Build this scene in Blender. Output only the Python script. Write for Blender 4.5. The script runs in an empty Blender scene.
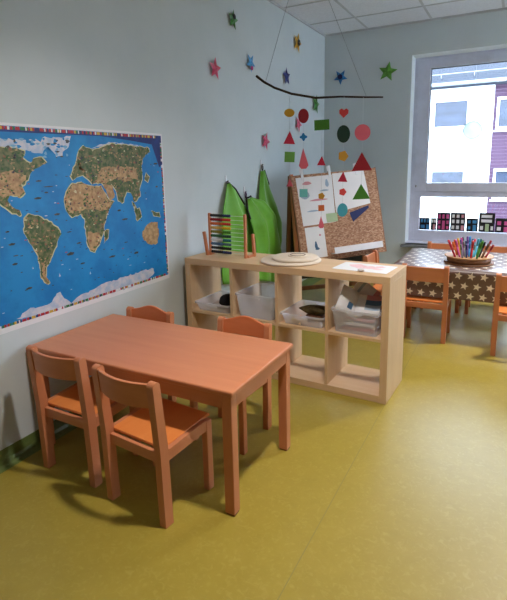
import bpy, bmesh, math, random
from mathutils import Vector, Matrix, geometry
random.seed(7)
SC = bpy.context.scene
COL = SC.collection
R = math.radians
PI = math.pi

# ------------------------------------------------------------------ materials
MATS = {}
def lin(c):
    c = c / 255.0
    return c / 12.92 if c <= 0.04045 else ((c + 0.055) / 1.055) ** 2.4
def rgb(r, g, b):
    return (lin(r), lin(g), lin(b), 1.0)

def base_mat(name):
    m = bpy.data.materials.new(name)
    m.use_nodes = True
    nt = m.node_tree
    bs = nt.nodes['Principled BSDF']
    MATS[name] = m
    return m, nt, bs

def noise_between(nt, bs, c1, c2, scale=(1, 1, 1), detail=4, rough=0.6, lo=0.35, hi=0.65, nscale=1.0):
    tc = nt.nodes.new('ShaderNodeTexCoord')
    mp = nt.nodes.new('ShaderNodeMapping')
    mp.inputs['Scale'].default_value = scale
    nz = nt.nodes.new('ShaderNodeTexNoise')
    nz.inputs['Scale'].default_value = nscale
    nz.inputs['Detail'].default_value = detail
    nz.inputs['Roughness'].default_value = rough
    cr = nt.nodes.new('ShaderNodeValToRGB')
    cr.color_ramp.elements[0].position = lo
    cr.color_ramp.elements[0].color = c1
    cr.color_ramp.elements[1].position = hi
    cr.color_ramp.elements[1].color = c2
    L = nt.links.new
    L(tc.outputs['Object'], mp.inputs['Vector'])
    L(mp.outputs['Vector'], nz.inputs['Vector'])
    L(nz.outputs['Fac'], cr.inputs['Fac'])
    L(cr.outputs['Color'], bs.inputs['Base Color'])
    return tc, mp, nz, cr

def plain(name, col, rough=0.6, var=0.06, spec=0.4, metal=0.0, nscale=8.0):
    m, nt, bs = base_mat(name)
    c1 = tuple(max(0, c * (1 - var)) for c in col[:3]) + (1,)
    c2 = tuple(min(1, c * (1 + var)) for c in col[:3]) + (1,)
    noise_between(nt, bs, c1, c2, nscale=nscale)
    bs.inputs['Roughness'].default_value = rough
    bs.inputs['Specular IOR Level'].default_value = spec
    bs.inputs['Metallic'].default_value = metal
    return m

def wood(name, c1, c2, scale, rough=0.45, spec=0.4):
    m, nt, bs = base_mat(name)
    noise_between(nt, bs, c1, c2, scale=scale, detail=6, lo=0.3, hi=0.7)
    bs.inputs['Roughness'].default_value = rough
    bs.inputs['Specular IOR Level'].default_value = spec
    return m

BEECH_A, BEECH_B = rgb(200, 125, 86), rgb(208, 135, 95)
wood('beech_x', BEECH_A, BEECH_B, (1.5, 26, 26), 0.36)
wood('beech_z', BEECH_A, BEECH_B, (30, 30, 2.0), 0.42)
wood('beech_y', BEECH_A, BEECH_B, (30, 2.0, 30), 0.42)
wood('seat_ply', rgb(226, 132, 66), rgb(232, 142, 76), (26, 2.0, 26), 0.36)
wood('back_ply', rgb(204, 126, 84), rgb(214, 138, 96), (2.0, 26, 26), 0.4)
wood('back_red', rgb(206, 116, 72), rgb(216, 128, 84), (2.0, 26, 26), 0.4)
wood('birch_x', rgb(211, 176, 136), rgb(221, 188, 150), (1.6, 30, 30), 0.45)
wood('birch_z', rgb(211, 176, 136), rgb(221, 188, 150), (30, 30, 1.8), 0.45)
wood('dark_wood', rgb(120, 78, 48), rgb(142, 94, 60), (20, 20, 2), 0.5)
wood('pale_wood', rgb(222, 206, 186), rgb(232, 216, 198), (3, 24, 24), 0.6)
wood('branch_bark', rgb(44, 36, 32), rgb(70, 58, 50), (10, 30, 30), 0.8)

# light painted wall
m, nt, bs = base_mat('wall_paint')
noise_between(nt, bs, rgb(203, 211, 214), rgb(208, 215, 218), nscale=3.0)
bs.inputs['Roughness'].default_value = 0.75
bs.inputs['Specular IOR Level'].default_value = 0.25
m, nt, bs = base_mat('reveal_paint')
noise_between(nt, bs, rgb(226, 232, 234), rgb(232, 237, 238), nscale=3.0)
bs.inputs['Roughness'].default_value = 0.6

# marbled linoleum with a welded seam every two metres
def lino(name, ca, cb, cc, seam):
    m, nt, bs = base_mat(name)
    L = nt.links.new
    tc, mp, nz, cr = noise_between(nt, bs, ca, cb, scale=(1, 1, 1), detail=8, rough=0.7, lo=0.3, hi=0.7, nscale=9.0)
    nz2 = nt.nodes.new('ShaderNodeTexNoise')
    nz2.inputs['Scale'].default_value = 38.0
    nz2.inputs['Detail'].default_value = 5
    nz2.inputs['Distortion'].default_value = 1.5
    L(mp.outputs['Vector'], nz2.inputs['Vector'])
    r2 = nt.nodes.new('ShaderNodeValToRGB')
    r2.color_ramp.elements[0].position = 0.52
    r2.color_ramp.elements[0].color = (0, 0, 0, 1)
    r2.color_ramp.elements[1].position = 0.72
    r2.color_ramp.elements[1].color = (1, 1, 1, 1)
    L(nz2.outputs['Fac'], r2.inputs['Fac'])
    mx = nt.nodes.new('ShaderNodeMix')
    mx.data_type = 'RGBA'
    mx.inputs[7].default_value = cc
    mul = nt.nodes.new('ShaderNodeMath'); mul.operation = 'MULTIPLY'; mul.inputs[1].default_value = 0.55
    L(r2.outputs['Color'], mul.inputs[0])
    L(mul.outputs[0], mx.inputs[0])
    L(cr.outputs['Color'], mx.inputs[6])
    out = mx.outputs[2]
    if seam:
        sp = nt.nodes.new('ShaderNodeSeparateXYZ')
        L(tc.outputs['Object'], sp.inputs[0])
        a = nt.nodes.new('ShaderNodeMath'); a.operation = 'ADD'; a.inputs[1].default_value = 0.46
        mo = nt.nodes.new('ShaderNodeMath'); mo.operation = 'PINGPONG'; mo.inputs[1].default_value = 1.0
        lt = nt.nodes.new('ShaderNodeMath'); lt.operation = 'LESS_THAN'; lt.inputs[1].default_value = 0.0022
        L(sp.outputs['X'], a.inputs[0]); L(a.outputs[0], mo.inputs[0]); L(mo.outputs[0], lt.inputs[0])
        m2 = nt.nodes.new('ShaderNodeMix'); m2.data_type = 'RGBA'
        m2.inputs[7].default_value = rgb(142, 130, 68)
        L(lt.outputs[0], m2.inputs[0]); L(out, m2.inputs[6])
        out = m2.outputs[2]
    L(out, bs.inputs['Base Color'])
    bs.inputs['Roughness'].default_value = 0.38
    bs.inputs['Specular IOR Level'].default_value = 0.62
    return m
lino('lino_floor', rgb(156, 137, 50), rgb(165, 145, 57), rgb(177, 159, 77), True)
lino('lino_cove', rgb(96, 116, 60), rgb(106, 124, 66), rgb(118, 132, 78), False)

# mineral fibre ceiling with grid lines as a real pattern of the surface
m, nt, bs = base_mat('ceiling_tile')
noise_between(nt, bs, rgb(222, 225, 232), rgb(232, 235, 241), nscale=60.0)
bs.inputs['Roughness'].default_value = 0.9
bs.inputs['Specular IOR Level'].default_value = 0.1
plain('grid_white', rgb(190, 192, 196), 0.5)
plain('wire_dark', rgb(120, 126, 130), 0.6)

plain('frame_white', rgb(204, 206, 222), 0.35)
plain('seal_dark', rgb(70, 72, 80), 0.6)
plain('sill_grey', rgb(120, 124, 128), 0.5)
plain('white_plastic', rgb(232, 232, 236), 0.4)
plain('white_paper', rgb(232, 232, 236), 0.8, 0.02)
plain('black_paper', rgb(18, 16, 22), 0.8, 0.02)
plain('black_cloth', rgb(16, 16, 20), 0.9, 0.1)
plain('black_trim', rgb(34, 34, 34), 0.8)
plain('purple_loop', rgb(82, 56, 92), 0.8)
plain('chalkboard', rgb(46, 50, 44), 0.7)
plain('steel', rgb(150, 152, 156), 0.35, metal=0.8)
plain('thread', rgb(206, 208, 210), 0.7)

def translucent(name, col, alpha, rough=0.35):
    m, nt, bs = base_mat(name)
    L = nt.links.new
    noise_between(nt, bs, tuple(c * 0.97 for c in col[:3]) + (1,), col, nscale=5)
    bs.inputs['Roughness'].default_value = rough
    tr = nt.nodes.new('ShaderNodeBsdfTransparent')
    mx = nt.nodes.new('ShaderNodeMixShader')
    mx.inputs[0].default_value = alpha
    tl = nt.nodes.new('ShaderNodeBsdfTranslucent'); tl.inputs['Color'].default_value = col
    m2 = nt.nodes.new('ShaderNodeMixShader'); m2.inputs[0].default_value = 0.4
    L(bs.outputs[0], m2.inputs[1]); L(tl.outputs[0], m2.inputs[2])
    L(tr.outputs[0], mx.inputs[1]); L(m2.outputs[0], mx.inputs[2])
    L(mx.outputs[0], nt.nodes['Material Output'].inputs['Surface'])
    return m
translucent('bin_plastic', rgb(244, 246, 252), 0.34)
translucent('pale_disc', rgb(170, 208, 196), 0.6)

def glass(name, tint=(1, 1, 1, 1)):
    m = bpy.data.materials.new(name); m.use_nodes = True
    MATS[name] = m
    nt = m.node_tree; nt.nodes.clear(); L = nt.links.new
    out = nt.nodes.new('ShaderNodeOutputMaterial')
    fr = nt.nodes.new('ShaderNodeFresnel'); fr.inputs['IOR'].default_value = 1.45
    tr = nt.nodes.new('ShaderNodeBsdfTransparent'); tr.inputs['Color'].default_value = tint
    gl = nt.nodes.new('ShaderNodeBsdfGlossy'); gl.inputs['Roughness'].default_value = 0.01
    mx = nt.nodes.new('ShaderNodeMixShader')
    L(fr.outputs[0], mx.inputs[0]); L(tr.outputs[0], mx.inputs[1]); L(gl.outputs[0], mx.inputs[2])
    L(mx.outputs[0], out.inputs['Surface'])
    return m
glass('window_glass', (0.97, 0.985, 1.0, 1))

# green smock cloth lets a little light through
m, nt, bs = base_mat('green_cloth')
noise_between(nt, bs, rgb(98, 166, 34), rgb(112, 180, 44), nscale=6)
bs.inputs['Roughness'].default_value = 0.55
bs.inputs['Sheen Weight'].default_value = 0.2

# pressed chipboard
m, nt, bs = base_mat('chipboard')
L = nt.links.new
tc = nt.nodes.new('ShaderNodeTexCoord'); mp = nt.nodes.new('ShaderNodeMapping')
mp.inputs['Scale'].default_value = (60, 60, 110); mp.inputs['Rotation'].default_value = (0, 0.5, 0)
vo = nt.nodes.new('ShaderNodeTexVoronoi'); vo.inputs['Scale'].default_value = 1.0
cr = nt.nodes.new('ShaderNodeValToRGB')
cr.color_ramp.elements[0].color = rgb(138, 96, 70); cr.color_ramp.elements[1].color = rgb(194, 154, 124)
e = cr.color_ramp.elements.new(0.5); e.color = rgb(166, 122, 94)
sx = nt.nodes.new('ShaderNodeSeparateXYZ')
L(tc.outputs['Object'], mp.inputs['Vector']); L(mp.outputs['Vector'], vo.inputs['Vector'])
L(vo.outputs['Color'], sx.inputs[0]); L(sx.outputs['X'], cr.inputs['Fac']); L(cr.outputs['Color'], bs.inputs['Base Color'])
bs.inputs['Roughness'].default_value = 0.7

# oilcloth
plain('oilcloth_brown', rgb(104, 80, 74), 0.3, 0.05, 0.9)
plain('oilcloth_star', rgb(236, 228, 214), 0.3, 0.03, 0.9)

# map inks
def ink(name, c1, c2, ns):
    m, nt, bs = base_mat(name)
    noise_between(nt, bs, c1, c2, nscale=ns, detail=6, lo=0.4, hi=0.6)
    bs.inputs['Roughness'].default_value = 0.42
    bs.inputs['Specular IOR Level'].default_value = 0.3
ink('map_sea', rgb(16, 118, 186), rgb(28, 136, 202), 5)
ink('map_land', rgb(58, 86, 44), rgb(122, 118, 76), 34)
ink('map_tan', rgb(196, 160, 110), rgb(158, 122, 84), 34)
ink('map_ice', rgb(208, 206, 216), rgb(170, 188, 212), 22)
ink('map_deep', rgb(24, 40, 104), rgb(30, 60, 134), 6)
ink('map_dark', rgb(40, 48, 56), rgb(84, 78, 70), 60)
ink('map_coast', rgb(212, 206, 160), rgb(196, 186, 140), 20)
ink('map_forest', rgb(40, 84, 34), rgb(84, 112, 50), 30)
ink('map_rust', rgb(140, 84, 60), rgb(158, 104, 74), 20)
ink('map_shallow', rgb(110, 166, 204), rgb(130, 180, 212), 20)
ink('flag_red', rgb(176, 42, 48), rgb(188, 54, 58), 8)
ink('flag_navy', rgb(38, 42, 92), rgb(48, 52, 104), 8)
ink('flag_green', rgb(52, 110, 66), rgb(60, 120, 76), 8)
ink('flag_gold', rgb(204, 164, 60), rgb(210, 172, 74), 8)
ink('flag_white', rgb(222, 220, 224), rgb(228, 226, 230), 8)

PAINT = {
 'yellow': (232, 178, 48), 'crimson': (214, 40, 72), 'lightgreen': (112, 176, 82), 'pink': (240, 112, 132),
 'darkred': (158, 18, 34), 'blue': (42, 134, 200), 'teal': (120, 214, 210), 'green': (72, 142, 44), 'red': (216, 44, 42),
 'orange': (226, 112, 50), 'ochre': (206, 150, 44), 'darkgreen': (22, 62, 50), 'coral': (244, 78, 76), 'cyan': (80, 190, 220),
 'navy': (32, 44, 104), 'sky': (70, 150, 206), 'black': (24, 26, 32), 'olive': (138, 138, 46), 'paleyellow': (226, 190, 96),
 'white': (226, 228, 230), 'steelblue': (74, 112, 150), 'slate': (66, 96, 120), 'brightyellow': (240, 200, 24), 'forest': (34, 92, 40),
 'magenta': (206, 60, 140), 'violet': (110, 70, 150), 'tealdark': (30, 110, 124), 'hotpink': (226, 96, 160), 'brown': (110, 66, 40),
 'grey': (120, 124, 130), 'ringgreen': (140, 170, 158), 'palegreen': (196, 220, 176), 'paleblue': (176, 200, 226), 'rose': (230, 160, 172)}
for k, v in PAINT.items():
    plain('paint_' + k, rgb(*[c * 0.9 for c in v]), 0.6, 0.04)
for k, v in {'green': (62, 128, 50), 'rose': (214, 74, 110), 'azure': (64, 156, 216), 'amber': (214, 160, 44), 'navy': (44, 58, 130), 'blue': (40, 120, 190), 'lime': (84, 150, 50)}.items():
    plain('foil_' + k, rgb(*v), 0.35, 0.25, 0.6, nscale=30)

# outdoors
plain('plaster_white', rgb(240, 240, 240), 0.85, 0.02, 0.1)
plain('roof_grey', rgb(46, 50, 60), 0.7, 0.1, 0.2)
plain('cladding', rgb(68, 46, 66), 0.6, 0.05, 0.2)
plain('cladding_gap', rgb(102, 84, 100), 0.7, 0.05, 0.2)
m, nt, bs = base_mat('far_pane')
noise_between(nt, bs, rgb(22, 29, 46), rgb(40, 49, 70), scale=(1, 1, 2), nscale=1.2)
bs.inputs['Roughness'].default_value = 0.15
plain('ground_grey', rgb(130, 134, 130), 0.9, 0.1, 0.1)

m = bpy.data.materials.new('lamp_glow'); m.use_nodes = True; MATS['lamp_glow'] = m
nt = m.node_tree; nt.nodes.clear()
em = nt.nodes.new('ShaderNodeEmission'); em.inputs['Color'].default_value = (1.0, 0.86, 0.68, 1); em.inputs['Strength'].default_value = 6
ou = nt.nodes.new('ShaderNodeOutputMaterial'); nt.links.new(em.outputs[0], ou.inputs['Surface'])

# ------------------------------------------------------------------ geometry helpers
class MB:
    """collects shapes; build() links them as ONE mesh object"""
    def __init__(s):
        s.v = []; s.f = []; s.mi = []; s.sm = []
    def add(s, verts, faces, mi=0, smooth=False, M=None):
        b = len(s.v)
        for p in verts:
            p = Vector(p)
            s.v.append(M @ p if M is not None else p)
        for f in faces:
            s.f.append([b + i for i in f]); s.mi.append(mi); s.sm.append(smooth)
        return s
    def box(s, a, b, mi=0, M=None):
        x0, y0, z0 = a; x1, y1, z1 = b
        v = [(x0,y0,z0),(x1,y0,z0),(x1,y1,z0),(x0,y1,z0),(x0,y0,z1),(x1,y0,z1),(x1,y1,z1),(x0,y1,z1)]
        f = [(0,3,2,1),(4,5,6,7),(0,1,5,4),(1,2,6,5),(2,3,7,6),(3,0,4,7)]
        return s.add(v, f, mi, False, M)
    def beam(s, p, q, wx, wy, mi=0, up=(0, 1, 0), w2=None):
        """rectangular bar from p to q; up gives the direction of the wy side"""
        p = Vector(p); q = Vector(q); d = (q - p).normalized()
        u = Vector(up); u = (u - d * u.dot(d)).normalized(); r = d.cross(u)
        w2 = w2 or (wx, wy)
        v = []
        for c, (a, b) in ((p, (wx, wy)), (q, w2)):
            for sx, sy in ((-1,-1),(1,-1),(1,1),(-1,1)):
                v.append(c + r * sx * a / 2 + u * sy * b / 2)
        f = [(3,2,1,0),(4,5,6,7),(0,1,5,4),(1,2,6,5),(2,3,7,6),(3,0,4,7)]
        return s.add(v, f, mi)
    def tube(s, pts, rad, n=8, mi=0, cap=True, smooth=True):
        pts = [Vector(p) for p in pts]
        rads = rad if isinstance(rad, (list, tuple)) else [rad] * len(pts)
        d0 = (pts[1] - pts[0]).normalized()
        u = d0.orthogonal().normalized()
        v = []; f = []
        for i, p in enumerate(pts):
            d = (pts[min(i+1, len(pts)-1)] - pts[max(i-1, 0)]).normalized()
            u = (u - d * u.dot(d)).normalized(); w = d.cross(u)
            for k in range(n):
                a = 2 * PI * k / n
                v.append(p + (u * math.cos(a) + w * math.sin(a)) * rads[i])
        for i in range(len(pts) - 1):
            for k in range(n):
                f.append((i*n+k, i*n+(k+1) % n, (i+1)*n+(k+1) % n, (i+1)*n+k))
        s.add(v, f, mi, smooth)
        if cap:
            s.add(v[:n], [tuple(reversed(range(n)))], mi); s.add(v[-n:], [tuple(range(n))], mi)
        return s
    def lathe(s, prof, n=32, c=(0, 0, 0), mi=0, smooth=True, M=None, wob=None):
        v = []; f = []
        for r, z in prof:
            for k in range(n):
                a = 2 * PI * k / n
                rr = r * (1 + (wob(a) if wob else 0))
                v.append((c[0] + rr * math.cos(a), c[1] + rr * math.sin(a), c[2] + z))
        for i in range(len(prof) - 1):
            for k in range(n):
                f.append((i*n+k, i*n+(k+1) % n, (i+1)*n+(k+1) % n, (i+1)*n+k))
        f.append(tuple(reversed(range(n)))); f.append(tuple(range((len(prof)-1)*n, len(prof)*n)))
        return s.add(v, f, mi, smooth, M)
    def plate(s, poly, t, M, mi=0, smooth=False):
        """flat plate: poly in the local xz plane, thickness t along local -y/+y"""
        n = len(poly)
        v = [(x, -t/2, z) for x, z in poly] + [(x, t/2, z) for x, z in poly]
        tri = geometry.tessellate_polygon([[Vector((x, z, 0)) for x, z in poly]])
        f = [tuple(t_) for t_ in tri] + [tuple(n + i for i in reversed(t_)) for t_ in tri]
        f += [(i, (i+1) % n, n+(i+1) % n, n+i) for i in range(n)]
        return s.add(v, f, mi, smooth, M)
    def flat(s, poly, M, y=0, mi=0):
        v = [(x, y, z) for x, z in poly]
        tri = geometry.tessellate_polygon([[Vector((x, z, 0)) for x, z in poly]])
        return s.add(v, [tuple(t) for t in tri], mi, False, M)
    def build(s, name, mats, parent=None, bevel=0.0, seg=2, loc=None, solid=0.0):
        me = bpy.data.meshes.new(name)
        me.from_pydata([tuple(p) for p in s.v], [], s.f)
        if isinstance(mats, str): mats = [mats]
        for k in mats: me.materials.append(MATS[k])
        for i, p in enumerate(me.polygons):
            p.material_index = s.mi[i]; p.use_smooth = s.sm[i]
        bm = bmesh.new(); bm.from_mesh(me)
        bmesh.ops.remove_doubles(bm, verts=bm.verts, dist=1e-6)
        bmesh.ops.recalc_face_normals(bm, faces=bm.faces)
        bm.to_mesh(me); bm.free()
        o = bpy.data.objects.new(name, me); COL.objects.link(o)
        if solid:
            md = o.modifiers.new('solid', 'SOLIDIFY'); md.thickness = solid; md.offset = 0
        if bevel:
            md = o.modifiers.new('bevel', 'BEVEL'); md.width = bevel; md.segments = seg; md.limit_method = 'ANGLE'; md.angle_limit = R(40)
        if parent: o.parent = parent
        if loc: o.location = loc
        return o

def tag(o, label=None, cat=None, group=None, kind=None):
    if label: o['label'] = label
    if cat: o['category'] = cat
    if group: o['group'] = group
    if kind: o['kind'] = kind
    return o
def thing(name, label, cat, loc=(0, 0, 0), rz=0, group=None):
    o = bpy.data.objects.new(name, None); COL.objects.link(o)
    o.empty_display_size = 0.05
    o.location = loc; o.rotation_euler = (0, 0, rz)
    return tag(o, label, cat, group)
def struct(o):
    o['kind'] = 'structure'; return o
def dup(root, loc, rz, label, group=None):
    r = root.copy(); COL.objects.link(r)
    r.location = loc; r.rotation_euler = (0, 0, rz); r['label'] = label
    if group: r['group'] = group
    for ch in list(root.children):
        c = ch.copy(); COL.objects.link(c); c.parent = r
        for g in list(ch.children):
            d = g.copy(); COL.objects.link(d); d.parent = c
    return r
def star_poly(ro, ri, rot=0.0, n=5):
    return [((ro if i % 2 == 0 else ri) * math.sin(rot + PI * i / n), (ro if i % 2 == 0 else ri) * math.cos(rot + PI * i / n)) for i in range(2 * n)]
def disc_poly(r, n=24, sx=1.0, sz=1.0):
    return [(r * sx * math.cos(2 * PI * k / n), r * sz * math.sin(2 * PI * k / n)) for k in range(n)]
MWALL = Matrix.Rotation(R(90), 4, 'Z')      # local x -> +y : things lying on the left wall face +x
def T(x, y, z): return Matrix.Translation((x, y, z))
def face(o_):
    """helper frame for the left wall: local (x,z) -> world (y,z), local -y -> world +x"""
    return o_
# ------------------------------------------------------------------ room
D, H = 5.2582, 2.9414          # back wall, ceiling height
XR, YF = 5.2, -3.6             # far right wall and the wall behind the camera
TH = 0.30
struct(MB().box((-0.3, YF - 0.3, -0.2), (XR + 0.3, D + 0.3, 0)).build('floor', 'lino_floor'))
cl = struct(MB().box((-0.3, YF - 0.3, H), (XR + 0.3, D + 0.3, H + 0.2)).build('ceiling', 'ceiling_tile'))
g = MB()
x = 0.52
while x < XR:
    g.box((x - 0.012, YF, H - 0.004), (x + 0.012, D, H)); x += 0.69
y = 4.745
while y > YF:
    g.box((0, y - 0.012, H - 0.0042), (XR, y + 0.012, H - 0.0001)); y -= 0.685
g.box((0, YF, H - 0.02), (0.02, D, H)); g.box((0, D - 0.02, H - 0.02), (XR, D, H))
struct(g.build('ceiling_grid', 'grid_white', cl))
struct(MB().box((-0.25, YF, 0), (0, D, H)).build('wall_left', 'wall_paint'))
RA, RB_ = 3.35, 4.95
w = MB()
w.box((XR, YF, 0), (XR + 0.25, RA, H)); w.box((XR, RB_, 0), (XR + 0.25, D, H))
w.box((XR, RA, 0), (XR + 0.25, RB_, 0.5)); w.box((XR, RA, 2.6), (XR + 0.25, RB_, H))
struct(w.build('wall_right', 'wall_paint'))
w = MB(); xa, xb = XR + 0.10, XR + 0.17
for ya, yb in ((RA, RA + 0.12), (4.09, 4.21), (RB_ - 0.12, RB_)): w.box((xa, ya, 0.5), (xb, yb, 2.6))
for ya, yb in ((RA + 0.12, 4.09), (4.21, RB_ - 0.12)):
    for za, zb in ((0.5, 0.66), (1.04, 1.16), (2.46, 2.6)): w.box((xa, ya, za), (xb, yb, zb))
w2 = struct(w.build('window_2', 'frame_white', bevel=0.004))
for ya, yb in ((RA + 0.12, 4.09), (4.21, RB_ - 0.12)):
    for za, zb in ((0.66, 1.04), (1.16, 2.46)):
        struct(MB().box((xa + 0.03, ya, za), (xa + 0.036, yb, zb)).build('window_pane', 'window_glass', w2))
struct(MB().box((-0.25, YF - 0.25, 0), (XR + 0.25, YF, H)).build('wall_front', 'wall_paint'))
WL, WR, WB, WT = 1.02, 4.5, 0.50, 2.60
w = MB()
w.box((-0.25, D, 0), (WL, D + TH, H)); w.box((WR, D, 0), (XR + 0.25, D + TH, H))
w.box((WL, D, 0), (WR, D + TH, WB)); w.box((WL, D, WT), (WR, D + TH, H))
struct(w.build('wall_back', 'wall_paint'))
# coved floor skirting
def cove(name, a, b, nrm):
    a = Vector(a); b = Vector(b); n = Vector(nrm)
    prof = [(0.0, 0.085), (0.004, 0.085), (0.005, 0.03), (0.012, 0.012), (0.03, 0.002), (0.05, 0.0005), (0.0, 0.0)]
    v = []
    for p in (a, b):
        for d, z in prof: v.append(p + n * d + Vector((0, 0, z)))
    k = len(prof)
    f = [(i, (i + 1) % k, k + (i + 1) % k, k + i) for i in range(k)]
    m_ = MB().add(v, f, 0, False)
    struct(m_.build(name, 'lino_cove'))
cove('baseboard_left', (0, YF, 0), (0, D, 0), (1, 0, 0))
cove('baseboard_back', (0, D, 0), (XR, D, 0), (0, -1, 0))

# window: fixed outer frame, opening sash above, fixed pane below
y0, y1 = D + 0.20, D + 0.27
win = MB()
for xa, xb in ((WL, 1.082), (2.72, 2.86), (WR - 0.08, WR)):
    win.box((xa, y0, WB), (xb, y1, WT))
win.box((1.082, y0, WT - 0.055), (2.72, y1, WT)); win.box((2.86, y0, WT - 0.055), (WR - 0.08, y1, WT))
win.box((1.082, y0, WB), (2.72, y1, 0.632)); win.box((2.86, y0, WB), (WR - 0.08, y1, 0.632))
win.box((1.082, y0, 1.031), (2.72, y1, 1.110)); win.box((2.86, y0, 1.031), (WR - 0.08, y1, 1.110))
win.box((1.082, y0, 0.632), (1.140, y1, 1.031))
wroot = struct(win.build('window_1', 'frame_white', bevel=0.004))
for xa, xb in ((1.068, 2.735), (2.845, WR - 0.065)):
    s = MB(); ya, yb = D + 0.185, D + 0.255; za, zb = 1.094, WT - 0.030
    s.box((xa, ya, za), (xa + 0.13, yb, zb)); s.box((xb - 0.13, ya, za), (xb, yb, zb))
    s.box((xa + 0.13, ya, za), (xb - 0.13, yb, za + 0.10)); s.box((xa + 0.13, ya, zb - 0.10), (xb - 0.13, yb, zb))
    struct(s.build('window_sash', 'frame_white', wroot, bevel=0.005))
    s = MB(); t = 0.008; ia, ib, ja, jb = xa + 0.13, xb - 0.13, za + 0.10, zb - 0.10
    s.box((ia, ya + 0.03, ja), (ia + t, ya + 0.05, jb)); s.box((ib - t, ya + 0.03, ja), (ib, ya + 0.05, jb))
    s.box((ia, ya + 0.03, jb - t), (ib, ya + 0.05, jb))
    struct(s.build('window_gasket', 'seal_dark', wroot))
    struct(MB().box((ia, ya + 0.036, ja), (ib, ya + 0.042, jb)).build('window_pane', 'window_glass', wroot))
    struct(MB().box((max(xa, 1.140), D + 0.235, 0.632), (xb, D + 0.241, 1.031)).build('window_pane', 'window_glass', wroot))
h_ = MB().tube([(1.088, D + 0.182, 1.17), (1.088, D + 0.182, 1.145)], 0.009)
struct(h_.build('window_hinge', 'steel', wroot))
struct(MB().box((WL, D + 0.0, WB - 0.02), (WR, D + 0.20, WB + 0.004)).build('trim_1', 'frame_white', bevel=0.003))
rv = MB().box((WL - 0.001, D + 0.001, WB), (WL + 0.004, D + 0.20, WT)).box((WL, D + 0.001, WT - 0.004), (WR, D + 0.20, WT + 0.001))
struct(rv.build('trim_2', 'reveal_paint'))
struct(MB().box((0.985, D - 0.09, 0.462), (WR, D - 0.0005, 0.485)).build('trim_3', 'sill_grey', bevel=0.004))

# ------------------------------------------------------------------ lamps of the room (real fixtures on the ceiling)
def downlight(x, y, power, label, col, spread):
    t = thing('ceiling_lamp', label, 'lamp', (x, y, H), 0, 'round ceiling lamps')
    MB().lathe([(0.10, -0.0001), (0.10, -0.035), (0.092, -0.04), (0.085, -0.036)], 32).build('lamp_housing', 'white_plastic', t)
    MB().lathe([(0.084, -0.037), (0.084, -0.0405)], 32).build('lamp_diffuser', 'lamp_glow', t)
    ld = bpy.data.lights.new('lamp_light', 'AREA'); ld.shape = 'DISK'; ld.size = 0.16
    ld.energy = power; ld.color = col; ld.spread = R(spread)
    lo = bpy.data.objects.new('lamp_light', ld); COL.objects.link(lo); lo.parent = t; lo.location = (0, 0, -0.045)
    return t
downlight(1.74, 0.88, 31.5, 'round white ceiling lamp above the orange wooden table', (1.0, 0.92, 0.85), 132)
downlight(2.50, 3.60, 33, 'round white ceiling lamp in front of the window', (1.0, 0.93, 0.86), 115)

# ------------------------------------------------------------------ world map poster on the left wall
LAND = [[(0.799, 1.556), (0.873, 1.544), (0.953, 1.542), (0.998, 1.528), (0.989, 1.497), (1.018, 1.469), (1.06, 1.497), (1.096, 1.497), (1.121, 1.472), (1.071, 1.446), (1.036, 1.435), (1.002, 1.395), (0.967, 1.359), (0.972, 1.33), (0.948, 1.304), (0.935, 1.319), (0.894, 1.322), (0.881, 1.299), (0.896, 1.261), (0.936, 1.245), (0.944, 1.225), (0.928, 1.219), (0.884, 1.249), (0.847, 1.274), (0.821, 1.294), (0.776, 1.385)], [(0.956, 1.199), (0.987, 1.225), (1.041, 1.204), (1.096, 1.17), (1.153, 1.137), (1.169, 1.109), (1.149, 1.066), (1.112, 1.009), (1.078, 0.97), (1.055, 0.937), (1.045, 0.898), (1.063, 0.848), (1.048, 0.845), (1.021, 0.893), (1.016, 0.965), (1.007, 1.026), (0.969, 1.082), (0.948, 1.143)], [(1.23, 1.316), (1.268, 1.355), (1.35, 1.362), (1.418, 1.338), (1.484, 1.339), (1.51, 1.3), (1.544, 1.241), (1.586, 1.242), (1.522, 1.185), (1.491, 1.131), (1.472, 1.065), (1.434, 1.002), (1.39, 0.959), (1.363, 0.972), (1.342, 1.049), (1.34, 1.104), (1.341, 1.159), (1.322, 1.189), (1.261, 1.182), (1.218, 1.213), (1.209, 1.266)], [(1.28, 1.385), (1.267, 1.406), (1.298, 1.447), (1.324, 1.492), (1.343, 1.54), (1.381, 1.561), (1.442, 1.548), (1.507, 1.553), (1.596, 1.582), (1.693, 1.575), (1.795, 1.571), (1.923, 1.562), (1.94, 1.537), (1.868, 1.5), (1.847, 1.44), (1.848, 1.367), (1.812, 1.307), (1.819, 1.257), (1.761, 1.225), (1.732, 1.287), (1.69, 1.289), (1.649, 1.221), (1.619, 1.247), (1.605, 1.306), (1.571, 1.342), (1.536, 1.314), (1.485, 1.357), (1.421, 1.359), (1.381, 1.386), (1.355, 1.404), (1.327, 1.401), (1.298, 1.385)], [(1.484, 1.068), (1.517, 1.078), (1.505, 1.026), (1.477, 1.0)], [(1.755, 1.171), (1.8, 1.177), (1.818, 1.133), (1.778, 1.105)], [(1.922, 1.149), (2.001, 1.134), (2.011, 1.101), (1.939, 1.119)], [(1.896, 1.402), (1.917, 1.377), (1.898, 1.34), (1.877, 1.361)], [(1.743, 1.226), (1.765, 1.2), (1.789, 1.149), (1.762, 1.161)], [(1.331, 1.478), (1.351, 1.467), (1.353, 1.434), (1.331, 1.432)]]
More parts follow.
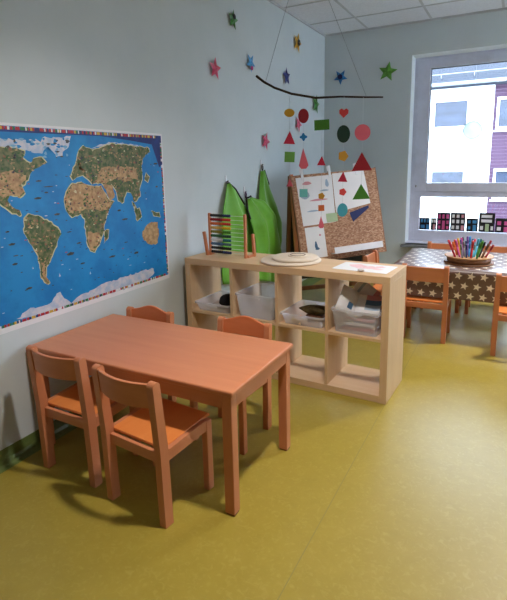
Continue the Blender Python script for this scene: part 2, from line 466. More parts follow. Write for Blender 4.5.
TAN = [[(0.782, 1.428), (0.858, 1.426), (0.919, 1.434), (0.996, 1.41), (0.964, 1.363), (0.968, 1.332), (0.948, 1.307), (0.935, 1.321), (0.894, 1.324), (0.861, 1.306), (0.774, 1.368)], [(1.235, 1.315), (1.271, 1.351), (1.35, 1.358), (1.418, 1.333), (1.48, 1.335), (1.506, 1.298), (1.538, 1.241), (1.572, 1.239), (1.517, 1.193), (1.447, 1.199), (1.39, 1.213), (1.324, 1.21), (1.263, 1.199), (1.224, 1.219), (1.214, 1.265)], [(1.355, 1.085), (1.433, 1.07), (1.451, 1.045), (1.428, 1.005), (1.391, 0.963), (1.366, 0.976), (1.353, 1.036)], [(1.495, 1.444), (1.614, 1.447), (1.8, 1.44), (1.804, 1.368), (1.704, 1.36), (1.606, 1.375), (1.525, 1.355), (1.449, 1.354), (1.469, 1.401)], [(1.503, 1.349), (1.57, 1.337), (1.596, 1.279), (1.547, 1.245), (1.522, 1.299)], [(1.813, 1.016), (1.877, 1.077), (1.975, 1.073), (1.989, 0.998), (1.953, 0.923), (1.901, 0.926), (1.828, 0.968)], [(1.029, 0.962), (1.054, 0.968), (1.043, 0.898), (1.057, 0.854), (1.03, 0.889)]]
ICE = [[(1.113, 1.599), (1.298, 1.61), (1.274, 1.559), (1.223, 1.512), (1.192, 1.504), (1.164, 1.537), (1.13, 1.546), (1.099, 1.573)], [(0.803, 1.587), (0.958, 1.582), (1.089, 1.586), (1.126, 1.549), (1.107, 1.515), (0.998, 1.532), (0.874, 1.548), (0.8, 1.559)], [(0.856, 0.712), (0.915, 0.746), (1.055, 0.739), (1.123, 0.786), (1.144, 0.748), (1.192, 0.709), (1.235, 0.725), (1.413, 0.756), (1.679, 0.766), (1.906, 0.766), (1.911, 0.73), (1.82, 0.686), (1.375, 0.685), (1.025, 0.694)], [(1.443, 1.558), (1.597, 1.591), (1.797, 1.583), (1.949, 1.557), (1.933, 1.542), (1.796, 1.576), (1.693, 1.58), (1.596, 1.584), (1.508, 1.558)]]
BAND = [[(0.798, 1.617), (1.139, 1.619), (1.509, 1.622), (1.764, 1.605), (1.964, 1.587), (2.029, 1.437), (2.064, 1.462), (2.064, 1.645), (1.635, 1.645), (1.214, 1.641), (0.8, 1.634)]]
SHIPS = [(1.048, 1.297, 0.018, 0.004), (1.063, 1.383, 0.014, 0.003), (1.156, 1.205, 0.015, 0.004), (1.219, 0.981, 0.021, 0.006), (1.298, 0.912, 0.014, 0.003), (1.531, 0.911, 0.022, 0.004), (1.659, 0.98, 0.013, 0.002), (1.746, 0.899, 0.018, 0.005), (0.873, 1.086, 0.015, 0.004), (0.877, 0.987, 0.012, 0.004), (0.94, 0.85, 0.015, 0.004), (1.284, 1.031, 0.013, 0.003), (0.857, 1.149, 0.009, 0.003), (1.663, 1.125, 0.021, 0.004), (1.619, 1.184, 0.013, 0.004), (1.991, 1.463, 0.016, 0.004), (1.102, 1.323, 0.01, 0.003), (1.989, 1.311, 0.01, 0.004), (1.033, 1.23, 0.008, 0.002), (1.225, 1.101, 0.013, 0.002), (0.887, 1.027, 0.012, 0.002), (1.118, 1.352, 0.026, 0.002)]
SAILS = [(1.134, 0.879, 0.006, 0.01), (1.348, 0.846, 0.006, 0.008), (0.975, 0.949, 0.004, 0.006), (1.64, 0.729, 0.007, 0.006)]

pm = MB()
PX = 0.0015
def onwall(poly, d, mi):
    pts = [Vector((yy, zz, 0)) for yy, zz in poly]
    tri = geometry.tessellate_polygon([pts])
    pm.add([(d, yy, zz) for yy, zz in poly], [tuple(t) for t in tri], mi)
def wrect(ya, za, yb, zb, d, mi): onwall([(ya, za), (yb, za), (yb, zb), (ya, zb)], d, mi)
Y0, Y1, Z0, Z1 = 0.64, 2.075, 0.66, 1.66
pm.box((0.0005, Y0, Z0), (0.002, Y1, Z1), 0)
d0 = 0.0024
wrect(Y0 + 0.015, Z0 + 0.028, Y1 - 0.012, Z1 - 0.014, d0, 1)
rg_ = random.Random(9)
def ragged(poly, amp=0.005, step=0.016):
    out = []
    for a, b in zip(poly, poly[1:] + poly[:1]):
        n = max(1, int(math.hypot(b[0]-a[0], b[1]-a[1]) / step))
        for k in range(n):
            q = k / n
            out.append((a[0] + (b[0]-a[0]) * q + rg_.uniform(-amp, amp), a[1] + (b[1]-a[1]) * q + rg_.uniform(-amp, amp)))
    return out
ICE = [ragged(b, 0.006) for b in ICE]; LAND = [ragged(b) for b in LAND]; TAN = [ragged(b, 0.007) for b in TAN]
for b in BAND: onwall(b, d0 + 0.0003, 2)
for b in ICE: onwall(b, d0 + 0.0005, 3)
def grow(poly, k):
    cy = sum(p[0] for p in poly) / len(poly); cz = sum(p[1] for p in poly) / len(poly)
    return [(p[0] + (0.006 if p[0] > cy else -0.006) * k, p[1] + (0.006 if p[1] > cz else -0.006) * k) for p in poly]
for i, b in enumerate(LAND):
    onwall(grow(b, 0.8), d0 + 0.0006, 4)
    onwall(b, d0 + 0.0008, 5)
for i, b in enumerate(TAN): onwall(b, d0 + 0.0010, 6)
rr = random.Random(3)
def inside(poly, y, z):
    c = False; j = len(poly) - 1
    for i in range(len(poly)):
        if (poly[i][1] > z) != (poly[j][1] > z) and y < (poly[j][0]-poly[i][0])*(z-poly[i][1])/(poly[j][1]-poly[i][1]) + poly[i][0]: c = not c
        j = i
    return c
for b in LAND:                      # little printed trees, animals and towns
    ys = [p[0] for p in b]; zs = [p[1] for p in b]
    for k in range(int(2600 * (max(ys)-min(ys)) * (max(zs)-min(zs)))):
        yy = rr.uniform(min(ys), max(ys)); zz = rr.uniform(min(zs), max(zs))
        if inside(b, yy, zz):
            a = rr.uniform(0.005, 0.014); c = rr.uniform(0.004, 0.010)
            q0 = rr.uniform(0, 6)
            onwall([(yy + a * (0.7 + 0.4 * math.sin(3 * q + q0)) * math.cos(q), zz + c * (0.7 + 0.4 * math.cos(2 * q + q0)) * math.sin(q)) for q in [2 * PI * k_ / 8 for k_ in range(8)]], d0 + 0.0012, rr.choice((7, 7, 7, 8, 5, 6, 6, 6, 4, 7, 6, 8, 14, 14)))
for yy, zz, a, b in SHIPS:
    a *= 1.35; b *= 1.5
    onwall([(yy - a, zz), (yy - a * 0.6, zz - b), (yy + a * 0.6, zz - b), (yy + a, zz + b * 0.3), (yy, zz + b)], d0 + 0.0008, 8)
for yy, zz, a, b in SAILS:
    onwall([(yy - a, zz - b), (yy + a, zz - b), (yy, zz + b)], d0 + 0.0008, 3)
for b in ICE[:2]:
    for k in range(26):
        yy = rr.uniform(min(p[0] for p in b), max(p[0] for p in b)); zz = rr.uniform(min(p[1] for p in b), max(p[1] for p in b))
        a = rr.uniform(0.006, 0.020); c = rr.uniform(0.004, 0.010)
        onwall([(yy + a * math.cos(q) * (0.8 + 0.3 * math.sin(3 * q + k)), zz + c * math.sin(q)) for q in [2 * PI * k_ / 10 for k_ in range(10)]], d0 + 0.0007, rr.choice((1, 1, 1, 15, 8)))
for k in range(140):
    yy = rr.uniform(0.7, 2.03); zz = rr.uniform(0.76, 1.55)
    a = rr.uniform(0.003, 0.009); wrect(yy - a, zz - 0.002, yy + a, zz + 0.002, d0 + 0.0004, rr.choice((8, 3, 8, 2, 9)))
FL = [9, 10, 11, 12, 13, 9]
def flags(horizontal, a0, a1, c0, c1):
    p = a0
    while p < a1 - 0.02:
        w_ = 0.0235; n = rr.choice((1, 2, 3)); cs = [rr.choice(FL) for _ in range(n)]
        for q in range(n):
            u0, u1 = p + w_ * q / n, p + w_ * (q + 1) / n
            if horizontal: wrect(u0, c0, u1, c1, d0 + 0.0012, cs[q])
            else: wrect(c0, p + 0.018 * q / n, c1, p + 0.018 * (q + 1) / n, d0 + 0.0012, cs[q])
        p += (w_ + 0.004) if horizontal else 0.021
flags(True, Y0 + 0.02, Y1 - 0.02, Z0 + 0.028, Z0 + 0.042)
flags(True, Y0 + 0.02, Y1 - 0.02, Z1 - 0.032, Z1 - 0.016)
flags(False, Z0 + 0.04, Z1 - 0.03, Y1 - 0.026, Y1 - 0.013)
mp_ = pm.build('world_map_poster', ['white_paper', 'map_sea', 'map_deep', 'map_ice', 'map_coast', 'map_land', 'map_tan', 'map_forest', 'map_dark', 'flag_red', 'flag_navy', 'flag_green', 'flag_gold', 'flag_white', 'map_rust', 'map_shallow'])
tag(mp_, 'large blue illustrated world map poster with a border of flags on the wall', 'poster')

# ------------------------------------------------------------------ orange beech table
TX, TY, TL, TW, TZ = 0.0259, 0.876, 1.20, 0.60, 0.567
t = thing('play_table', 'rectangular beech table with four small chairs under the world map', 'table', (TX + TL / 2, TY + TW / 2, 0))
hx, hy = TL / 2, TW / 2
MB().box((-hx, -hy, TZ - 0.024), (hx, hy, TZ)).build('tabletop', 'beech_x', t, bevel=0.007, seg=3)
lw = 0.047
for sx in (-1, 1):
    for sy in (-1, 1):
        cx, cy = sx * (hx - 0.012 - lw / 2), sy * (hy - 0.012 - lw / 2)
        lg = MB().box((cx - lw / 2, cy - lw / 2, 0.008), (cx + lw / 2, cy + lw / 2, TZ - 0.024)).build('leg', 'beech_z', t, bevel=0.004)
        MB().box((cx - lw / 2 + 0.004, cy - lw / 2 + 0.004, 0.0), (cx + lw / 2 - 0.004, cy + lw / 2 - 0.004, 0.008)).build('foot_pad', 'dark_wood', lg)
ins = 0.022
for sy in (-1, 1):
    yy = sy * (hy - ins)
    MB().box((-hx + 0.012 + lw, yy - 0.009, TZ - 0.084), (hx - 0.012 - lw, yy + 0.009, TZ - 0.024)).build('apron', 'beech_x', t)
for sx in (-1, 1):
    xx = sx * (hx - ins)
    MB().box((xx - 0.009, -hy + 0.012 + lw, TZ - 0.084), (xx + 0.009, hy - 0.012 - lw, TZ - 0.024)).build('apron', 'beech_y', t)

# ------------------------------------------------------------------ children's chairs
CW = 0.1775
def post_poly(d0_, d1_, zt):
    """side outline of a raked rear post with a rounded top, as (y, z)"""
    yb0, yb1 = -0.166, -0.121
    yt0, yt1 = -0.190, -0.151
    ys0, ys1 = -0.172, -0.126
    pl = [(yb0, 0), (yb1, 0), (ys1, 0.34), (yt1, zt - 0.018)]
    cy, r = (yt0 + yt1) / 2, (yt1 - yt0) / 2
    for k in range(1, 8):
        a = PI * k / 8
        pl.append((cy + r * math.cos(a), zt - 0.018 + 0.018 * math.sin(a)))
    pl += [(yt0, zt - 0.018), (ys0, 0.34)]
    return pl
def make_chair(label, group, ply, hump, zb0, zb1, sag, hole, zt=0.637):
    t = thing('child_chair', label, 'chair', (0, 0, 0), 0, group)
    th = 0.035
    for s in (-1, 1):
        MB().plate(post_poly(0, 0, zt), th, T(s * (CW - th / 2), 0, 0) @ MWALL).build('rear_leg', 'beech_z', t, bevel=0.006)
        xx = s * (CW - 0.016)
        MB().box((xx - 0.016, 0.112, 0), (xx + 0.016, 0.150, 0.340)).build('front_leg', 'beech_z', t, bevel=0.005)
        sr = [(-0.125, 0.284), (0.112, 0.296), (0.112, 0.347), (-0.125, 0.333)]
        MB().plate(sr, 0.022, T(s * (CW - 0.013), 0, 0) @ MWALL).build('side_rail', 'beech_y', t, bevel=0.003)
    xi = CW - 0.0245
    MB().plate([(-0.128, 0.323), (0.162, 0.340), (0.166, 0.336), (0.166, 0.350), (0.158, 0.3525), (-0.128, 0.335)], xi * 2, MWALL).build('seat', 'seat_ply', t, bevel=0.002)
    MB().box((-xi + 0.004, -0.150, 0.272), (xi - 0.004, -0.132, 0.318)).build('back_rail', 'beech_x', t, bevel=0.002)
    MB().box((-xi + 0.004, 0.125, 0.290), (xi - 0.004, 0.143, 0.334)).build('front_rail', 'beech_x', t, bevel=0.002)
    # curved backrest between the posts
    n = 20; v = []; f = []
    bt = 0.015
    for i in range(n + 1):
        q = -1 + 2 * i / n
        xx = q * (CW - 0.024)
        off = -sag * (1 - q * q)
        top = zb1 + hump * 0.5 * (1 + math.cos(PI * max(-1, min(1, q * 1.05))))
        for z in (zb0, top):
            yc = -0.149 - (z - 0.34) * 0.085 + off
            v += [(xx, yc - bt / 2, z), (xx, yc + bt / 2, z)]
    for i in range(n):
        a, b = i * 4, i * 4 + 4
        f += [(a, b, b + 2, a + 2), (a + 1, a + 3, b + 3, b + 1), (a + 2, b + 2, b + 3, a + 3), (a, a + 1, b + 1, b)]
    f += [(0, 2, 3, 1), (n * 4, n * 4 + 1, n * 4 + 3, n * 4 + 2)]
    bk = MB().add(v, f, 0, False).build('backrest', ply, t, bevel=0.003)
    if hole:
        zc = (zb0 + zb1) / 2 + hump * 0.45
        yc = -0.149 - (zc - 0.34) * 0.105 - sag
        for s in (-1, 1):
            yy = yc + s * (bt / 2 + 0.0006)
            rg = MB().lathe([(0.013, -0.0006), (0.013, 0.0006), (0.008, 0.0009)], 20, (0, 0, 0), 0, False, T(0, yy, zc) @ Matrix.Rotation(R(90) * (1 if s < 0 else -1), 4, 'X')).build('grip_hole', 'brown_hole', bk)
    return t
plain('brown_hole', rgb(70, 36, 22), 0.7)
G4 = 'small beech chairs around the orange table'
c2 = make_chair('small beech chair nearest the viewer, its back to us by the near table corner', G4, 'back_ply', 0.0, 0.524, 0.628, 0.036, False)
c2.location = (0.838, 0.888, 0); c2.rotation_euler = (0, 0, R(-5.5))
dup(c2, (0.371, 0.934, 0), R(-1), 'small beech chair at the near side of the table, right against the wall')
c4 = make_chair('small reddish chair with humped back and finger hole, between table and shelf unit', G4, 'back_red', 0.028, 0.510, 0.590, 0.016, True, 0.600)
c4.scale = (0.92, 1, 1); c4.location = (0.872, 1.440, 0); c4.rotation_euler = (0, 0, R(180))
dup(c4, (0.258, 1.385, 0), R(183), 'small humped-back chair at the far side of the table, just under the poster corner')
GF = 'beech chairs around the starry table'
fa = make_chair('beech chair at the starry table, its back just past the shelf unit end', GF, 'back_ply', 0.0, 0.500, 0.618, 0.010, False)
fa.location = (1.556, 3.507, 0)
dup(fa, (2.236, 3.405, 0), R(2), 'beech chair at the starry table, cut off by the right edge of the photo')
dup(fa, (1.563, 4.40, 0), R(180), 'beech chair on the window side, seen over the starry table left of the pens')
dup(fa, (1.97, 4.40, 0), R(181), 'beech chair on the window side of the starry table, behind the pen tray')
dup(fa, (1.19, 3.71, 0), R(-90), 'beech chair at the end of the starry table, beside the easel leg')

# ------------------------------------------------------------------ shelf unit
SX, SY, SR = 0.0584, 2.1892, R(-2.28)
SL, SD, SH = 1.49, 0.39, 0.79
sh = thing('cube_shelf', 'low birch cube shelf unit with eight open compartments behind the table', 'shelf', (SX, SY, 0), SR)
FT, DT = 0.045, 0.018
MB().box((0, 0, SH - FT), (SL, SD, SH)).build('top_panel', 'birch_x', sh, bevel=0.0025)
MB().box((FT, 0.002, 0.0), (SL - FT, SD, FT)).build('bottom_panel', 'birch_x', sh, bevel=0.002)
for xa in (0, SL - FT):
    MB().box((xa, 0, 0), (xa + FT, SD, SH - FT)).build('side_panel', 'birch_z', sh, bevel=0.002)
cwid = (SL - 2 * FT - 3 * DT) / 4
CELL = [FT + cwid / 2 + i * (cwid + DT) for i in range(4)]
for i in range(3):
    xa = FT + (i + 1) * cwid + i * DT
    MB().box((xa, 0.004, FT), (xa + DT, SD - 0.002, SH - FT)).build('divider', 'birch_z', sh)
for i in range(4):
    MB().box((CELL[i] - cwid / 2, 0.004, 0.386), (CELL[i] + cwid / 2, SD - 0.002, 0.404)).build('middle_board', 'birch_x', sh)
MSH = Matrix.Translation((SX, SY, 0)) @ Matrix.Rotation(SR, 4, 'Z')
def sl(u, v, z): return MSH @ Vector((u, v, z))
# translucent bins
def make_bin(i, w_, d_, h_, label):
    p = sl(CELL[i], 0.012 + d_ / 2, 0.4045)
    t = thing('storage_bin', label, 'bin', p, SR, 'clear plastic bins in the shelf unit')
    def ring(k, z, ins_):
        a, b = w_ / 2 * k - ins_, d_ / 2 * k - ins_; c = 0.02; o = []
        for sx, sy, a0 in ((1, 1, 0), (-1, 1, 90), (-1, -1, 180), (1, -1, 270)):
            for q in range(4):
                an = R(a0 + 30 * q); o.append((sx * (a - c) + c * math.cos(an), sy * (b - c) + c * math.sin(an), z))
        return o
    wt = 0.003
    rings = [ring(0.88, 0, 0), ring(1.0, h_, 0), ring(1.0, h_, wt), ring(0.88, wt, wt)]
    n = 16; v = sum(rings, []); f = []
    for k in range(3):
        for q in range(n): f.append((k*n+q, k*n+(q+1) % n, (k+1)*n+(q+1) % n, (k+1)*n+q))
    f += [tuple(reversed(range(n))), tuple(range(3*n, 4*n))]
    MB().add(v, f, 0, False).build('bin_shell', 'bin_plastic', t)
    o1, o2 = ring(1.0, h_ + 0.002, -0.006), ring(1.0, h_ - 0.010, -0.006)
    i1, i2 = ring(1.0, h_ + 0.002, 0.001), ring(1.0, h_ - 0.010, 0.0)
    v = o1 + o2 + i2 + i1; f = []
    for k in range(4):
        kk = (k + 1) % 4
        for q in range(n): f.append((k*n+q, k*n+(q+1) % n, kk*n+(q+1) % n, kk*n+q))
    MB().add(v, f, 0, False).build('bin_rim', 'bin_plastic', t)
    for s in (-1, 1):
        MB().box((-0.045, s * (d_ / 2 + 0.004) - 0.004, h_ - 0.026), (0.045, s * (d_ / 2 + 0.004) + 0.004, h_ - 0.010)).build('bin_handle', 'bin_plastic', t, bevel=0.002)
    return t
make_bin(0, 0.296, 0.34, 0.062, 'shallow clear plastic bin holding a black bag, in the compartment against the wall')
make_bin(1, 0.296, 0.34, 0.165, 'empty deep clear plastic bin in the second compartment from the wall')
make_bin(2, 0.300, 0.35, 0.074, 'clear plastic bin holding a brown-green bundle, in the third compartment from the wall')
make_bin(3, 0.300, 0.35, 0.150, 'clear plastic bin crammed with papers, in the compartment farthest from the wall')
def lump(name, mat, u, v, z, rx, ry, rz_, seed, amp=0.22, rot=0):
    rg = random.Random(seed); ph = [(rg.uniform(2, 6), rg.uniform(0, 6), rg.uniform(0, 6)) for _ in range(6)]
    vs = []; f = []; nu, nv = 28, 16
    for j in range(nv + 1):
        th = PI * j / nv
        for i in range(nu):
            a = 2 * PI * i / nu
            n = sum(math.sin(round(k) * a + p1 + 2 * math.sin(th * 2 + p2)) * math.sin(th) / (1 + q) for q, (k, p1, p2) in enumerate(ph))
            r = 1 + amp * n * 0.6
            vs.append((rx * r * math.sin(th) * math.cos(a), ry * r * math.sin(th) * math.sin(a), rz_ * (0.9 + 0.1 * r) * math.cos(th) + rz_))
    for j in range(nv):
        for i in range(nu): f.append((j*nu+i, j*nu+(i+1) % nu, (j+1)*nu+(i+1) % nu, (j+1)*nu+i))
    o = MB().add(vs, f, 0, True).build(name, mat)
    o.location = sl(u, v, z); o.rotation_euler = (0, 0, SR + rot)
    return o
ZB = 0.409
tag(lump('cloth_bag', 'black_cloth', CELL[0] + 0.055, 0.16, ZB, 0.066, 0.08, 0.052, 3), 'crumpled black cloth bag in the shallow bin against the wall', 'bag')
plain('wool_olive', rgb(72, 60, 32), 0.9, 0.35, nscale=40)
plain('wool_brown', rgb(96, 58, 36), 0.9, 0.35, nscale=40)
tag(lump('knitted_bundle', 'wool_olive', CELL[2] + 0.035, 0.17, ZB + 0.040, 0.088, 0.05, 0.032, 8, 0.25, 0.2), 'dark olive bundle heaped in the bin of the third compartment', 'bundle')
tag(lump('knitted_bundle', 'wool_brown', CELL[2] + 0.035, 0.19, ZB, 0.075, 0.08, 0.021, 11, 0.2, 0.5), 'brown flattened bundle under the olive one in the third bin', 'bundle')
for k, (du, dv, an, mat, nm) in enumerate(((-0.075, 0.07, 0.4, 'paint_paleyellow', 'pale yellow'), (-0.03, 0.045, -0.3, 'pale_wood', 'plain wooden'), (-0.065, 0.125, 1.0, 'paint_orange', 'orange'))):
    o = MB().box((-0.022, -0.014, 0), (0.022, 0.014, 0.026)).build('toy_block', mat, bevel=0.002)
    o.location = sl(CELL[2] + du, 0.0 + dv, ZB + 0.001); o.rotation_euler = (0, 0, an)
    tag(o, nm + ' toy block lying at the front of the third bin', 'toy block', 'toy blocks in the bin')
# papers and booklets in the last bin
def sheet(name, mats, w_, h_, curl, loc, rot, label, cat, stripes=None):
    m_ = MB(); n = 10; v = []; f = []; mi = []
    for i in range(n + 1):
        q = i / n - 0.5
        for j in range(5):
            p = j / 4 - 0.5
            v.append((q * w_, curl * math.sin(q * PI * 1.3) + 0.4 * curl * p, p * h_))
    for i in range(n):
        for j in range(4):
            f.append((i*5+j, (i+1)*5+j, (i+1)*5+j+1, i*5+j+1))
            mi.append(stripes(i, j) if stripes else 0)
    for ff, k in zip(f, mi): m_.f.append(ff); m_.mi.append(k); m_.sm.append(True)
    m_.v = [Vector(p) for p in v]
    o = m_.build(name, mats, solid=0.0018)
    o.location = loc; o.rotation_euler = rot
    return tag(o, label, cat, 'papers in the last bin')
c3 = CELL[3]
zb = ZB
for k, (mat, nm, hh) in enumerate((('paint_red', 'red', 0.016), ('paint_ochre', 'tan', 0.018), ('paint_white', 'white', 0.014), ('paint_steelblue', 'steel-blue', 0.014), ('paint_rose', 'pink', 0.014))):
    o = MB().box((-0.10, -0.075, 0), (0.10, 0.075, hh)).build('booklet', mat, bevel=0.001)
    o.location = sl(c3 + (0.0, 0.012, -0.01, 0.01, 0.0)[k], 0.16 + (0, 0.02, -0.01, 0.01, 0)[k], zb); o.rotation_euler = (0, 0, SR + (0.05, -0.12, 0.1, 0.0, -0.06)[k])
    tag(o, nm + ' booklet lying flat inside the bin of papers', 'booklet', 'papers in the last bin'); zb += hh + 0.0005
BW = ['white_paper', 'paint_steelblue', 'paint_rose', 'paint_paleblue', 'paint_darkred']
sheet('paper_sheet', BW, 0.17, 0.17, 0.022, sl(c3 - 0.050, 0.100, zb + 0.095), (R(-30), R(24), SR + R(20)), 'white sheet with a blue patch leaning out of the bin of papers, towards the divider', 'paper', lambda i, j: 1 if (4 <= i <= 5 and j == 1) else 0)
sheet('paper_sheet', BW, 0.16, 0.14, 0.02, sl(c3 + 0.050, 0.125, zb + 0.085), (R(-40), R(-14), SR - R(12)), 'white sheet with blue and pink stripes at the front of the bin of papers', 'paper', lambda i, j: (0, 3, 1, 2)[j] if i > 3 else 0)
sheet('paper_sheet', BW, 0.16, 0.20, 0.016, sl(c3 - 0.020, 0.205, zb + 0.105), (R(-18), R(36), SR + R(8)), 'upright white sheet with a pink edge, standing highest in the bin of papers', 'paper', lambda i, j: 2 if i >= 8 else (3 if i == 2 else 0))
sheet('paper_sheet', BW, 0.15, 0.12, 0.02, sl(c3 + 0.080, 0.185, zb + 0.062), (R(-30), R(-34), SR - R(30)), 'folded leaflet with dark red and pale blue stripes at the right of the bin', 'paper', lambda i, j: (4, 3, 2, 0)[(i + j) % 4])
sheet('paper_sheet', BW, 0.17, 0.12, 0.025, sl(c3 - 0.01, 0.285, zb + 0.06), (R(24), R(10), SR), 'pale blue sheet curling at the back of the bin of papers', 'paper', lambda i, j: 3)

# ------------------------------------------------------------------ on top of the shelf
def on_shelf(u, v): return sl(u, v, SH)
def wob(k, a0, am): return lambda a: am * math.sin(k * a + a0) + am * 0.5 * math.sin(2 * k * a + 2 * a0)
o = MB().lathe([(0.196, 0.0), (0.207, 0.004), (0.207, 0.012), (0.20, 0.017)], 56, wob=wob(3, 1, 0.01)).build('round_board', 'pale_wood')
o.location = on_shelf(0.755, 0.205) + Vector((0, 0, 0.0003))
tag(o, 'large pale round wooden board lying lowest of the three on the shelf unit', 'board', 'round boards on the shelf unit')
o = MB().lathe([(0.148, 0.0), (0.158, 0.004), (0.158, 0.014), (0.150, 0.019)], 48, wob=wob(2, 0.4, 0.012)).build('round_board', 'pale_wood')
o.location = on_shelf(0.785, 0.212) + Vector((0, 0, 0.0176))
tag(o, 'middle-sized pale round board stacked on the large one', 'board', 'round boards on the shelf unit')
r_ = thing('round_board', 'small thin round board with a brown ring, topmost on the stack', 'board', on_shelf(0.80, 0.225) + Vector((0, 0, 0.0368)), 0, 'round boards on the shelf unit')
MB().lathe([(0.066, 0.0), (0.068, 0.002), (0.068, 0.006), (0.066, 0.008)], 40).build('board_disc', 'pale_wood', r_)
MB().tube([(0.050 * math.cos(2 * PI * k / 32), 0.050 * math.sin(2 * PI * k / 32), 0.0085) for k in range(33)], 0.0025, 6).build('painted_ring', 'paint_brown', r_)
pp = MB().box((-0.175, -0.115, 0), (0.175, 0.115, 0.0012), 0)
for (px_, py_, a_, b_) in ((-0.06, 0.03, 0.055, 0.045), (0.03, 0.01, 0.05, 0.04), (0.085, 0.05, 0.03, 0.025), (-0.02, -0.03, 0.03, 0.02), (0.09, -0.02, 0.035, 0.02)):
    pts = [(px_ + a_ * (1 + 0.18 * math.sin(5 * q)) * math.cos(q), py_ + b_ * (1 + 0.18 * math.cos(4 * q)) * math.sin(q), 0.0016) for q in [2 * PI * k / 20 for k in range(20)]]
    pp.add(pts, [tuple(range(20))], 1)
plain('paint_blush', rgb(238, 200, 206), 0.8)
o = pp.build('drawing_sheet', ['white_paper', 'paint_blush'])
o.location = on_shelf(1.275, 0.205) + Vector((0, 0, 0.0004)); o.rotation_euler = (0, 0, SR + R(-3))
tag(o, 'white sheet with a pink painting lying on the end of the shelf unit', 'drawing')
o = lump('white_stone', 'white_paper', 1.29, 0.085, SH + 0.0018, 0.022, 0.016, 0.0095, 21, 0.15)
tag(o, 'small white stone on the edge of the pink painting', 'stone')

# abacus
ab = thing('abacus', 'wooden counting frame with ten rows of coloured beads on the shelf unit', 'abacus', on_shelf(0.262, 0.175), SR + R(-3))
AW = 0.158
for s in (-1, 1):
    MB().box((s * AW - 0.008, -0.011, 0.0), (s * AW + 0.008, 0.011, 0.312)).build('upright_post', 'beech_z', ab, bevel=0.003)
MB().beam((-AW - 0.012, -0.022, 0.0), (-AW - 0.040, -0.022, 0.175), 0.020, 0.020).build('side_brace', 'beech_z', ab, bevel=0.003)
MB().beam((AW + 0.014, 0.09, 0.0), (AW + 0.014, 0.075, 0.165), 0.020, 0.020).build('side_brace', 'beech_z', ab, bevel=0.003)
MB().box((AW - 0.002, 0.011, 0.0), (AW + 0.016, 0.10, 0.018)).build('foot_bar', 'beech_y', ab, bevel=0.003)
MB().box((-AW - 0.022, -0.032, 0.0), (-AW - 0.002, 0.06, 0.018)).build('foot_bar', 'beech_y', ab, bevel=0.003)
ROWS = [('black', 'navy'), ('darkred', 'red'), ('orange', 'red'), ('paleyellow', 'brightyellow'), ('olive', 'green'),
        ('forest', 'darkgreen'), ('white', 'tealdark'), ('steelblue', 'slate'), ('black', 'black'), ('black', 'navy')]
BEADM = {}
for k, (ca, cb) in enumerate(ROWS):
    z = 0.296 - 0.0298 * k
    MB().tube([(-AW, 0, z), (AW, 0, z)], 0.0018, 6).build('bead_rod', 'thread', ab)
    for i in range(10):
        cn = ca if i < 6 else cb
        if cn not in BEADM:
            b0 = MB().lathe([(0.004, -0.0088), (0.0082, -0.0075), (0.0108, -0.004), (0.0108, 0.004), (0.0082, 0.0075), (0.004, 0.0088)], 12, M=Matrix.Rotation(R(90), 4, 'Y')).build('bead', 'paint_' + cn, ab)
            BEADM[cn] = b0
        else:
            b0 = BEADM[cn].copy(); COL.objects.link(b0)
        b0.location = (-AW + 0.018 + i * 0.0182, 0, z)

# ------------------------------------------------------------------ green smocks on wall hooks
CLOTHS = [( [(2.876, 1.291), (2.823, 1.203), (2.77, 1.101), (2.743, 0.923), (2.73, 0.717), (2.737, 0.572), (2.762, 0.463)] , [(2.909, 1.297), (3.007, 1.243), (3.089, 1.144), (3.192, 1.011), (3.319, 0.833), (3.313, 0.683), (3.227, 0.51), (3.144, 0.377)] ),
( [(3.162, 1.147), (3.121, 1.054), (3.149, 0.89), (3.179, 0.732), (3.191, 0.573), (3.222, 0.397)] , [(3.237, 1.16), (3.411, 1.112), (3.573, 0.956), (3.68, 0.734), (3.71, 0.567), (3.67, 0.454), (3.64, 0.285)] ),
( [(3.503, 1.384), (3.456, 1.229), (3.431, 1.101), (3.486, 0.907), (3.521, 0.68), (3.535, 0.479), (3.552, 0.325)] , [(3.566, 1.392), (3.647, 1.22), (3.756, 1.067), (3.918, 0.88), (3.889, 0.676), (3.765, 0.54), (3.711, 0.29)] ),]
def interp(pl, t):
    zs = [0.0]
    for a, b in zip(pl, pl[1:]): zs.append(zs[-1] + math.hypot(b[0]-a[0], b[1]-a[1]))
    s = t * zs[-1]
    for i in range(len(pl) - 1):
        if s <= zs[i+1] or i == len(pl) - 2:
            k = (s - zs[i]) / max(1e-6, zs[i+1] - zs[i])
            return (pl[i][0] + (pl[i+1][0]-pl[i][0]) * k, pl[i][1] + (pl[i+1][1]-pl[i][1]) * k)
CL_LAB = ['green cloth smock on the wall hook nearest the world map, behind the abacus', 'green cloth smock hanging lowest, between two others on the wall', 'green cloth smock hung highest, on the hook nearest the easel']
DEP = [(0.050, 0.050), (0.128, 0.050), (0.050, 0.052)]
FOLD = [(2.8, 0.4), (3.2, 1.3), (3.0, 2.2)]
